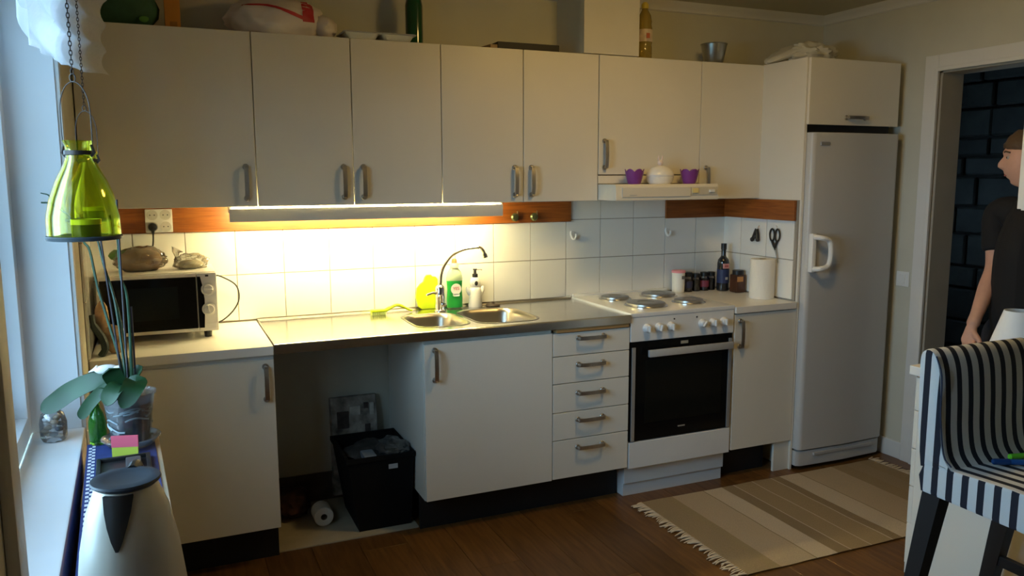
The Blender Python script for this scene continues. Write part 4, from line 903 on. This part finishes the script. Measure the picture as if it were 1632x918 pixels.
# orchid
OX, OY = .128, -1.438
t = thing('potted_orchid', 'orchid with broad green leaves in a clear plastic pot', 'plant', (OX, OY, TT))
CLR = clear('clear_pot', (.96, .97, .98), .03, .06, (.60, .66, .72), .07, .6)
z0 = TT+.0035
obj('saucer', lathe(B(), [(.052, 0), (.055, .002), (.070, .020), (.074, .023), (.072, .025), (.066, .020), (.050, .005), (0, .005)], (OX, OY, z0), 36, cap1=False), clear('clear_saucer', (.9, .92, .95), .05, .06, (.55, .62, .70), .22, .8), t, 50)
pot = obj('pot', lathe(B(), [(.044, .007), (.048, .012), (.055, .08), (.063, .135), (.068, .138), (.069, .144), (.065, .144), (.060, .138), (.052, .08), (.045, .014), (0, .013)], (OX, OY, z0), 36, cap1=False), CLR, t, 50)
obj('bark', lathe(B(), [(.043, .015), (.050, .08), (.056, .118), (.03, .128), (0, .126)], (OX, OY, z0), 30), mat('orchid_bark', (.075, .06, .055), .9, var=.7, vs=35, bump=1, bs=60), t, 60)
bm = B()
for k in range(26):
    a = random.uniform(0, 6.28); zz = z0+random.uniform(.02, .11); r = .0525+.06*(zz-z0-.05)*.2
    tube(bm, spline([(OX+r*math.cos(a+j*.3), OY+r*math.sin(a+j*.3), zz+.006*math.sin(j*1.1+k)) for j in range(5)], 4), .0026, 5)
o = obj('roots', bm, mat('orchid_root', (.30, .36, .38), .6), t); o['kind'] = 'stuff'
LEAF = mat('orchid_leaf', (.007, .042, .010), .5, var=.25, vs=12)
def lf(pts, w, up=(0, 0, 1), fold=.22):
    obj('leaf', leaf(B(), pts, w, .003, fold, up), LEAF, t, 60)
lf([(.110, -1.425, .985), (.06, -1.395, 1.005), (-.005, -1.368, .980), (-.055, -1.352, .945), (-.088, -1.344, .926)], .026, up=(.1, -.85, .5))
lf([(.105, -1.435, .985), (.075, -1.42, .988), (.04, -1.405, .955), (.018, -1.40, .925), (.008, -1.40, .908)], .016, up=(-.2, -.9, .3))
lf([(.115, -1.425, .985), (.098, -1.43, 1.015), (.09, -1.435, 1.035), (.088, -1.45, 1.045)], .024, up=(0, -1, .3))
lf([(.128, -1.44, .982), (.115, -1.47, 1.005), (.095, -1.495, .995), (.08, -1.51, .965)], .025, up=(-.2, -.6, .8))
lf([(.135, -1.44, .985), (.15, -1.465, 1.01), (.14, -1.50, .998), (.115, -1.515, .955)], .027, up=(.2, -.7, .7))
lf([(.135, -1.43, .985), (.15, -1.42, 1.02), (.165, -1.42, 1.04)], .020, up=(-.6, -.4, .5))
STEM = mat('orchid_stem', (.012, .048, .020), .45, var=.3, vs=30)
for pts, r in (([(.121, -1.427, .975), (.111, -1.409, 1.066), (.089, -1.385, 1.165), (.069, -1.362, 1.256), (.056, -1.342, 1.347), (.042, -1.333, 1.372), (.010, -1.309, 1.438), (-.031, -1.286, 1.471), (-.055, -1.275, 1.475)], .0042), ([(.126, -1.428, .983), (.120, -1.41, 1.083), (.109, -1.386, 1.215), (.087, -1.361, 1.314), (.077, -1.348, 1.372), (.06, -1.335, 1.43)], .0042), ([(.138, -1.431, 1.0), (.141, -1.415, 1.116), (.139, -1.396, 1.231), (.127, -1.383, 1.281), (.125, -1.368, 1.38)], .0045), ([(-.031, -1.286, 1.471), (-.035, -1.281, 1.493), (-.055, -1.271, 1.5)], .0025), ([(.132, -1.425, .98), (.128, -1.405, 1.08), (.116, -1.39, 1.19), (.10, -1.37, 1.25)], .0035)):
    P = spline(pts, 6); obj('flower_spike', tube(B(), P, [r*(1-.45*k/len(P)) for k in range(len(P))], 7), STEM, t)
STAKE = mat('support_stake', (.016, .010, .014), .5)
for a, b in (((.129, -1.44, .96), (.129, -1.354, 1.482)), ((.147, -1.432, .97), (.148, -1.40, 1.20)), ((.118, -1.43, .97), (.081, -1.350, 1.42))): obj('stake', tube(B(), [a, b], .0026, 7), STAKE, t)
t2 = thing('bird_ornament', 'small white bird ornament behind the orchid leaves', 'ornament', (.08, -1.40, .985))
bm = blob((.078, -1.392, 1.034), (.030, .013, .013), 71, .03, 3); tube(bm, [(.058, -1.386, 1.037), (.046, -1.384, 1.033), (.034, -1.383, 1.028)], [.010, .004, .0008], 8); tube(bm, [(.10, -1.397, 1.032), (.118, -1.402, 1.042)], [.010, .004], 8)
obj('body', bm, CHINA, t2, 60); obj('eye', blob((.056, -1.3955, 1.041), (.002, .002, .002), 1, 0, 1), BLKPL, t2); obj('peg', tube(B(), [(.085, -1.395, 1.028), (.088, -1.40, .955)], .002, 6), CHINA, t2)
t = thing('green_glass_bottle', 'small bright green glass bottle behind the orchid pot', 'bottle', (.045, -1.395, TT))
obj('bottle', lathe(B(), [(.019, 0), (.022, .004), (.022, .06), (.016, .085), (.009, .10), (.009, .125), (.011, .127), (.007, .127), (.007, .10), (.014, .083), (.0195, .06), (.019, .008), (0, .007)], (.046, -1.392, TT+.0036), 22, cap1=False), mat('green_glass', (.16, .62, .10), .04, trans=.9), t, 60)
# card, frame, jug
t = thing('card_packet', 'pink and yellow-green paper packet between orchid and jug', 'packet', (.117, -1.54, TT))
bm = B(); ring_loft(bm, [[(.086, -1.535, TT+.004), (.146, -1.552, TT+.004), (.147, -1.542, TT+.004), (.087, -1.525, TT+.004)], [(.086, -1.531, TT+.030), (.147, -1.548, TT+.030), (.148, -1.542, TT+.030), (.087, -1.525, TT+.030)]]); obj('lower_half', bm, mat('lime_card', (.50, .56, .05), .5), t, None)
bm = B(); ring_loft(bm, [[(.0855, -1.5315, TT+.030), (.1475, -1.5485, TT+.030), (.1485, -1.5415, TT+.030), (.0865, -1.5245, TT+.030)], [(.085, -1.527, TT+.058), (.148, -1.544, TT+.058), (.149, -1.539, TT+.058), (.086, -1.522, TT+.058)]]); obj('upper_half', bm, mat('pink_card', (.72, .10, .16), .5), t, None)
t = thing('black_tray', 'small black rimmed tray behind the jug lid', 'tray', (.12, -1.8, TT))
bm = B(); box(bm, -.148, -.030, -.335, -.185, TT+.0035, TT+.007); frame_obj('base', bm, BLKPL, t, None)
bm = B()
for a in ((-.150, -.140, -.337, -.183), (-.038, -.028, -.337, -.183), (-.140, -.038, -.193, -.183), (-.140, -.038, -.337, -.327)): box(bm, *a, TT+.0035, TT+.016, .002)
frame_obj('rim', bm, BLKPL, t)
tag(frame_obj('remote_control', box(B(), -.085, -.05, -.315, -.205, TT+.0075, TT+.018, .004), mat('charcoal_plastic', (.06, .06, .065), .5)), 'dark grey slab lying in the small black tray', 'gadget')
JX, JY = .163, -2.388
t = thing('vacuum_jug', 'cream conical vacuum jug with a black lid nearest the camera', 'jug', (JX, JY, TT))
JUG = mat('jug_cream_metal', (.62, .60, .52), .42, .25, var=.03)
jz = TT+.0035
obj('body', lathe(B(), [(.072, 0), (.080, .004), (.0815, .018), (.080, .06), (.072, .13), (.060, .19), (.047, .225), (.044, .232), (0, .232)], (JX, JY, jz), 48), JUG, t, 50)
obj('lid', lathe(B(), [(.044, .230), (.050, .235), (.0515, .2375), (.050, .2405), (.036, .2415), (.032, .240), (0, .240)], (JX, JY, jz), 48), mat('jug_lid', (.035, .045, .06), .45), t, 50)
bm = B(); rings = []                                             # tapering black beak down the front of the body
for z, w in ((.2285, .021), (.205, .018), (.185, .0135), (.165, .008), (.150, .002)):
    pr = [(.06, .080), (.13, .072), (.19, .060), (.225, .047), (.26, .047)]
    rad = [a1+(b1-a1)*(z-a0_)/(b0-a0_) for (a0_, a1), (b0, b1) in zip(pr, pr[1:]) if a0_ <= z <= b0][0]
    a0 = R(258); rings.append([(JX+(rad+.004)*math.cos(a0+s*w/rad), JY+(rad+.004)*math.sin(a0+s*w/rad), jz+z) for s in (-1, -.5, 0, .5, 1)]+[(JX+(rad-.004)*math.cos(a0+s*w/rad), JY+(rad-.004)*math.sin(a0+s*w/rad), jz+z) for s in (1, 0, -1)])
ring_loft(bm, rings); obj('beak', bm, BLKPL, t, 50)
bm = B(); tube(bm, spline([(JX+.008, JY+.042, jz+.236), (JX+.014, JY+.075, jz+.232), (JX+.020, JY+.102, jz+.18), (JX+.020, JY+.106, jz+.11), (JX+.016, JY+.082, jz+.06)], 5), .009, 10); obj('handle', bm, BLKPL, t)
# tan bundle on the worktop end
t = thing('tan_bundle', 'tan lumpy bundle with a dark strap between window and microwave', 'bundle', (.04, -.52, .90))
bm = blob((.050, -.50, .952), (.040, .035, .055), 81, .12, 3, 3, .901)
b2 = blob((.012, -.49, 1.025), (.024, .024, .07), 82, .12, 3, 3)
me2 = bpy.data.meshes.new('tmp'); b2.to_mesh(me2); b2.free(); bm.from_mesh(me2)
obj('bundle', bm, mat('tan_crust', (.42, .27, .15), .7, var=.35, vs=30, bump=.5, bs=60), t, 60)
obj('strap', tube(B(), spline([(-.018, -.525, 1.05), (-.012, -.535, 1.01), (.012, -.55, .97), (.02, -.555, .93), (.005, -.55, .903)], 5), [.010]*5+[.014]*11+[.012]*5, 8), mat('dark_green_strap', (.02, .03, .025), .6), t)

# shell bag on the sill
t = thing('shell_bag', 'clear bag of pebbles and shells on the window sill', 'bag', (-.065, -1.31, .83))
sm = [mat('shell_%s' % n, c, .4) for n, c in (('white', (.72, .70, .66)), ('tan', (.45, .33, .22)), ('grey', (.20, .19, .18)))]
for k in range(14):
    a = k*2.4; r = .010+.014*((k*37) % 10)/10
    obj('shell', blob((-.068+r*math.cos(a), -1.300+r*math.sin(a)*.8, .842+.0045*k*.9), (.011, .010, .007), 90+k, .15, 2, 3), sm[k % 3], t, 60)
obj('film', lathe(B(), [(.028, .001), (.033, .012), (.034, .05), (.028, .075), (.016, .085), (.020, .093), (.021, .096)], (-.068, -1.300, .83), 14, cap1=False), clear('shell_film', (.95, .97, 1), .10, .1, (.7, .72, .75), .10), t, 40)

# ------------------------------------------------------------------ lanterns
GLS = clear('lime_glass', (.915, .91, .42), .015, .05, (.70, .76, .05), .035, .5)
WIRE = mat('dark_wire', (.05, .04, .035), .45, .6)
def chain(bm, x, y, za, zb, x1=None, y1=None):
    n = int((zb-za)/.0085)
    for k in range(n):
        z = za+k*.0085; f = k/n; xx = x+((x1 or x)-x)*f; yv = y+((y1 or y)-y)*f
        a = R(90)*(k % 2); ux, uy = math.cos(a), math.sin(a)
        tube(bm, [(xx+ux*.0026*math.cos(q), yv+uy*.0026*math.cos(q), z+.0058*math.sin(q)) for q in [2*math.pi*i/8 for i in range(8)]], .00085, 4, closed=True)
def lantern(x, y, z, lab, htop):
    t = thing('hanging_lantern', lab, 'lantern', (x, y, z), 'hanging glass lanterns')
    prof = [(.064, .006), (.065, .012), (.064, .045), (.056, .080), (.044, .112), (.030, .140), (.0235, .155), (.0215, .166), (.024, .182), (.0275, .190)]
    inner = [(r-.0022, h) for r, h in reversed(prof)]
    obj('glass', lathe(B(), prof+inner, (x, y, z), 40, cap0=False, cap1=False), GLS, t, 60)
    obj('base', lathe(B(), [(.060, 0), (.0665, .001), (.0675, .007), (.066, .009), (.061, .006), (0, .006)], (x, y, z), 40), mat('slate_base', (.03, .04, .05), .5), t)
    cn = obj('candle', lathe(B(), [(.026, .0065), (.026, .030), (.024, .030), (.024, .026), (0, .026)], (x+.004, y, z), 26), mat('tealight_dark', (.02, .035, .015), .4), t)
    obj('candle_rim', lathe(B(), [(.027, .030), (.027, .040), (.025, .040), (.025, .030)], (x+.004, y, z), 26, cap0=False, cap1=False), mat('tealight_rim', (.55, .60, .20), .3), cn)
    cl = obj('collar', lathe(B(), [(.0235, .163), (.025, .163), (.025, .171), (.0235, .171)], (x, y, z), 32, cap0=False, cap1=False), WIRE, t)
    for s in (-1, 1): obj('clasp', tube(B(), [(x+s*.0245*Rt.x, y+s*.0245*Rt.y, z+.160), (x+s*.031*Rt.x, y+s*.031*Rt.y, z+.167), (x+s*.026*Rt.x, y+s*.026*Rt.y, z+.182)], .0028, 6), WIRE, cl)
    pts = spline([(x+d*Rt.x, y+d*Rt.y, z+h) for d, h in ((-.028, .165), (-.029, .22), (-.027, .262), (-.016, .290), (0, .300), (.016, .290), (.027, .262), (.029, .22), (.028, .165))], 5)
    obj('bail', tube(B(), pts, .0011, 6), WIRE, t)
    bm = B(); tube(bm, [(x+.0055*math.cos(q)*Rt.x, y+.0055*math.cos(q)*Rt.y, z+.307+.0075*math.sin(q)) for q in [2*math.pi*i/12 for i in range(12)]], .0013, 5, closed=True)
    chain(bm, x, y, z+.319, htop); obj('chain', bm, WIRE, t)
lantern(.098, -1.974, 1.420, 'lime glass lantern on a chain, the nearer one', 2.30)
lantern(.060, -1.232, 1.420, 'lime glass lantern on a chain, mostly hidden behind the nearer one', 2.30)
tag(obj('curtain_rod', tube(B(), [(.136, -.62, 2.305), (.05, -2.9, 2.305)], .009, 10), WPL), 'thin white rod carrying the window curtain', 'curtain rod')

# sheer folded curtain
bm = B(); NU, NV = 70, 44
def hem(u):
    y = -.92-1.15*u
    return 1.850-.022*min(1, u/.3)-.055*max(0, (u-.3)/.7) + (.06 if u > .94 else 0)
rows = []
for j in range(NV+1):
    f = j/NV; row = []
    for k in range(NU+1):
        u = k/NU; y = -.92-1.17*u
        base = .118-.075*min(1, u/.33)+.002*math.sin(u*40)
        z = 2.30+(hem(u)+.003*math.sin(u*23)-2.30)*f
        pleat = .026*abs(math.sin(f*math.pi*6+.25*math.sin(u*9)))**.7+.004*math.sin(u*55+f*9)
        row.append(bm.verts.new((base-pleat*.8, y+.004*math.sin(f*20+u*6), z)))
    rows.append(row)
for j in range(NV):
    for k in range(NU): bm.faces.new((rows[j][k], rows[j][k+1], rows[j+1][k+1], rows[j+1][k]))
bmesh.ops.solidify(bm, geom=bm.faces[:], thickness=.0008)
tag(obj('window_curtain', bm, clear('sheer_white', (.95, .97, 1), .0, .5, (.86, .88, .92), .80), None, 80), 'sheer white pleated curtain hanging across the window top', 'curtain')

# ------------------------------------------------------------------ person in the doorway
def skin_mesh(chains, sub=1):
    me = bpy.data.meshes.new('skin_tmp'); verts, edges, rad, idx = [], [], [], {}
    for ch in chains:
        last = None
        for p, r in ch:
            key = tuple(round(v, 4) for v in p)
            if key not in idx: idx[key] = len(verts); verts.append(p); rad.append(r)
            if last is not None and last != idx[key]: edges.append((last, idx[key]))
            last = idx[key]
    me.from_pydata(verts, edges, []); o = bpy.data.objects.new('skin_tmp', me); col.objects.link(o)
    o.modifiers.new('s', 'SKIN').use_smooth_shade = True
    for k, r in enumerate(rad):
        r = r if isinstance(r, tuple) else (r, r)
        me.skin_vertices[0].data[k].radius = r
    me.skin_vertices[0].data[0].use_root = True
    o.modifiers.new('sub', 'SUBSURF').levels = sub
    dg = bpy.context.evaluated_depsgraph_get(); dg.update(); out = bpy.data.meshes.new_from_object(o.evaluated_get(dg))
    bpy.data.objects.remove(o); return out
def remesh(mesh_list, vox, smooth=3, name='body'):
    bm = B()
    for m in mesh_list: bm.from_mesh(m)
    me = bpy.data.meshes.new('rm'); bm.to_mesh(me); bm.free(); o = bpy.data.objects.new('rm', me); col.objects.link(o)
    md = o.modifiers.new('r', 'REMESH'); md.mode = 'VOXEL'; md.voxel_size = vox; md.use_smooth_shade = True
    if smooth: sm_ = o.modifiers.new('sm', 'SMOOTH'); sm_.iterations = smooth; sm_.factor = .4
    dg = bpy.context.evaluated_depsgraph_get(); dg.update(); out = bpy.data.meshes.new_from_object(o.evaluated_get(dg)); out.name = name
    bpy.data.objects.remove(o); return out
TC = Vector((3.70, -1.45, 0)); TF = Vector((-.995, .10, 0)).normalized(); TR = Vector((TF.y, -TF.x, 0))           # forward, right
HF = Vector((-.56, .83, 0)).normalized(); HR = Vector((HF.y, -HF.x, 0)); HC = Vector((3.678, -1.427, 1.605))
def bp(f, r, z): return tuple(TC+TF*f+TR*r+Vector((0, 0, z)))
pelvis = bp(0, 0, .90); chest = bp(.0, 0, 1.22); neckb = bp(-.01, 0, 1.41)
sh = {1: (3.715, -1.270, 1.375), -1: bp(0, -.18, 1.375)}
arm = {1: [((3.668, -1.316, 1.125), .040), ((3.590, -1.342, 1.04), .041), ((3.485, -1.377, .930), .027), ((3.452, -1.383, .880), .030)], -1: [(bp(-.04, -.185, 1.11), .040), (bp(-.02, -.19, 1.0), .040), (bp(.02, -.19, .87), .027), (bp(.03, -.19, .82), .03)]}
chains = [[(pelvis, (.12, .09)), (bp(0, 0, 1.05), (.11, .085)), (chest, (.125, .09)), (bp(-.01, 0, 1.36), (.085, .07)), (neckb, .058), (tuple(HC+Vector((0, 0, -.10))-HF*.02), .055), (tuple(HC), .06)]]
for s in (1, -1):
    chains.append([(bp(-.01, .03*s, 1.33), .05), (tuple(Vector(sh[s])+TR*-.05*s+Vector((0, 0, .01))), .052), (sh[s], .050), (tuple(Vector(sh[s]).lerp(Vector(arm[s][0][0]), .5)), .046)]+arm[s])
    chains.append([(bp(0, .05*s, .92), .052), (bp(0, .085*s, .80), .066), (bp(.01, .10*s, .48), .055), (bp(.0, .10*s, .36), .056), (bp(-.01, .10*s, .09), .038), (bp(.10, .11*s, .048), .030), (bp(.15, .115*s, .046), .024)])
body = [skin_mesh([c], 2) for c in chains]
def hand(wrist, dirn, backn, thumb):
    w = Vector(wrist); d = Vector(dirn).normalized(); b = Vector(backn).normalized(); t_ = Vector(thumb).normalized(); ms = []
    ms.append(skin_mesh([[(tuple(w-d*.02), .024), (tuple(w+d*.015), (.026, .018)), (tuple(w+d*.045), (.036, .016)), (tuple(w+d*.08), (.038, .014))]], 2))
    for k, (o, L) in enumerate(((.027, .072), (.009, .080), (-.009, .074), (-.026, .058))):
        base = w+d*.075+t_*o; c = .35+.12*k
        p1 = base+d*L*.45*math.cos(c*.5)-b*L*.45*math.sin(c*.5); p2 = p1+d*L*.3*math.cos(c*1.4)-b*L*.3*math.sin(c*1.4); p3 = p2+d*L*.25*math.cos(c*2.2)-b*L*.25*math.sin(c*2.2)
        ms.append(skin_mesh([[(tuple(base-d*.02), .0095), (tuple(base), .0098), (tuple(p1), .0090), (tuple(p2), .0082), (tuple(p3), .0068)]], 2))
    q0 = w+d*.022+t_*.022; q1 = w+d*.048+t_*.045-b*.008; q2 = w+d*.078+t_*.050-b*.016; q3 = w+d*.098+t_*.046-b*.020
    ms.append(skin_mesh([[(tuple(q0-d*.012-t_*.012), .013), (tuple(q0), .0135), (tuple(q1), .0115), (tuple(q2), .0102), (tuple(q3), .008)]], 2))
    return ms
hd = Vector((3.425, -1.392, .80))-Vector(arm[1][-1][0])
hands = hand(arm[1][-1][0], hd, (-.35, .92, -.1), (-.2, -.85, 0)) + hand(arm[-1][-1][0], (-.12, 0, -1), tuple(-TR), tuple(TF))
def head_mesh():
    bm = B(); bmesh.ops.create_uvsphere(bm, u_segments=64, v_segments=48, radius=1)
    g = lambda x, c, s: math.exp(-((x-c)/s)**2)
    for v in bm.verts:
        f, s, u = v.co.x, v.co.y, v.co.z
        x = f*(.100 if f > 0 else .098); y = s*.077; z = u*.122
        if u < 0: y *= 1-.28*u*u; x *= (1-.10*u*u) if f > 0 else 1-.38*u*u
        if f > 0 and abs(s) < .8:
            x -= .010*g(z, .012, .018)*g(abs(y), .033, .018)                               # eye sockets
            x += .006*g(z, .034, .014)*g(y, 0, .045)                                       # brow
            x -= .006*g(z, .016, .009)*g(y, 0, .012)                                       # nasion
            zz = (z+.028)
            x += .023*g(y, 0, .0125)*(math.exp(-((zz)/.012)**2) if zz < 0 else math.exp(-(zz/.030)**2)) # nose
            x += .006*g(z, -.033, .007)*g(abs(y), .012, .007)                              # nostrils
            x += .0075*g(z, -.058, .0065)*g(y, 0, .022) + .0065*g(z, -.073, .0065)*g(y, 0, .020) - .004*g(z, -.0655, .003)*g(y, 0, .022)  # lips
            x += .012*g(z, -.104, .016)*g(y, 0, .028)                                      # chin
            x -= .004*g(z, -.088, .007)*g(y, 0, .03)
        v.co = HC+HF*x+HR*y+Vector((0, 0, z))
    for s in (-1, 1):                                                                      # ears
        c = HC-HF*.008+HR*s*.078+Vector((0, 0, -.005))
        ring = [c+HF*(-.010+.017*math.cos(a))+HR*s*(.004+.006*math.cos(a+2.6))+Vector((0, 0, .030*math.sin(a))) for a in [2*math.pi*k/18 for k in range(18)]]
        tube(bm, ring, .006, 8, closed=True); bmesh.ops.create_icosphere(bm, subdivisions=2, radius=1, matrix=Matrix.Translation(c-HF*.006) @ Matrix.Diagonal((.014, .014, .024, 1)))
    me = bpy.data.meshes.new('head_tmp'); bm.to_mesh(me); bm.free(); return me
person = thing('person', 'person in a black t-shirt standing in the doorway, head turned left', 'person', (TC.x, TC.y, 0))
bm_me = remesh(body+hands+[head_mesh()], .0045, 2, 'body'); bm_me.materials.clear(); bm_me.materials.append(SKIN); obj('body', bm_me, None, person)
# eyes and mouth line
for s in (-1, 1):
    c = HC+HF*.0735+HR*s*.032+Vector((0, 0, .010)); e = B(); bmesh.ops.create_icosphere(e, subdivisions=3, radius=.0118, matrix=Matrix.Translation(c)); eo = obj('eye', e, mat('eye_white', (.40, .36, .33), .4), person, 60)
    e = B(); bmesh.ops.create_icosphere(e, subdivisions=2, radius=.0065, matrix=Matrix.Translation(c+HF*.0075)); obj('iris', e, mat('iris_dark', (.03, .03, .03), .2), eo, 60)
    obj('eyebrow', tube(B(), spline([tuple(HC+HF*.094+HR*s*.014+Vector((0, 0, .031))), tuple(HC+HF*.092+HR*s*.032+Vector((0, 0, .037))), tuple(HC+HF*.074+HR*s*.052+Vector((0, 0, .031)))], 5), .0035, 6), HAIR, person)
obj('lips', tube(B(), spline([tuple(HC+HF*.070+HR*-.026+Vector((0, 0, -.0655))), tuple(HC+HF*.0865+Vector((0, 0, -.066))), tuple(HC+HF*.070+HR*.026+Vector((0, 0, -.0655)))], 6), [.002]*4+[.0045]*5+[.002]*4, 8), mat('lip', (.42, .12, .10), .5), person)
bm = B(); bmesh.ops.create_uvsphere(bm, u_segments=48, v_segments=32, radius=1)
kill = []
for v in bm.verts:
    f, s, u = v.co.x, v.co.y, v.co.z
    edge = .36 if f > .3 else (.36-.85*max(0, (.3-f))/1.0)
    n = noise.noise(Vector((f*6, s*6, u*6)))*.05
    k = 1.10+n*.9+(.06 if f > .4 and u > .4 else 0)
    x, y, z = f*.098*k, s*.080*k, u*.124*k
    if u < edge+n: x, y, z = x*.80, y*.80, z*.9
    v.co = HC+HF*x+HR*y+Vector((0, 0, z))
    if u < edge-.25: kill.append(v)
bmesh.ops.delete(bm, geom=kill, context='VERTS'); obj('hair', bm, HAIR, person, 60)
sl = lambda s, f: tuple(Vector(sh[s]).lerp(Vector(arm[s][0][0]), f))
shirt = [skin_mesh([c], 2) for c in [[(bp(0, 0, .77), (.188, .145)), (bp(0, 0, 1.05), (.172, .130)), (chest, (.185, .135)), (bp(-.01, 0, 1.355), (.130, .105)), (bp(-.012, 0, 1.415), (.090, .082)), (bp(-.014, 0, 1.455), .072)]]+[[(bp(-.01, .02*s, 1.33), .09), (tuple(Vector(sh[s])+TR*-.06*s+Vector((0, 0, .022))), .080), (sh[s], .073), (sl(s, .4), .064), (sl(s, .66), .060), (sl(s, .72), .060)] for s in (1, -1)]]
sh_me = remesh(shirt, .007, 2, 'shirt'); sh_me.materials.clear(); sh_me.materials.append(SHIRT); obj('t_shirt', sh_me, None, person)
tr = [skin_mesh([c], 2) for c in [[(bp(0, 0, .96), (.160, .120)), (bp(0, 0, .90), (.165, .125)), (bp(0, 0, .82), (.150, .115))]]+[[(bp(0, .06*s, .92), .105), (bp(0, .085*s, .80), .112), (bp(.01, .10*s, .48), .078), (bp(0, .10*s, .30), .074), (bp(-.01, .10*s, .06), .066)] for s in (1, -1)]]
tr_me = remesh(tr, .009, 2, 'trousers'); tr_me.materials.clear(); tr_me.materials.append(JEANS); obj('trousers', tr_me, None, person)
for s in (1, -1):
    bm = blob(tuple(TC+TF*.065+TR*.112*s+Vector((0, 0, .045))), (.145, .052, .05), 5, .02, 3, 3, .0105 if s == 1 else .001)
    bmesh.ops.rotate(bm, cent=TC+TF*.065+TR*.112*s, verts=bm.verts, matrix=Matrix.Rotation(math.atan2(TF.y, TF.x), 3, 'Z')); obj('shoe', bm, BLKPL, person, 60)

# drop the temporary meshes
for m in list(bpy.data.meshes):
    if m.users == 0: bpy.data.meshes.remove(m)
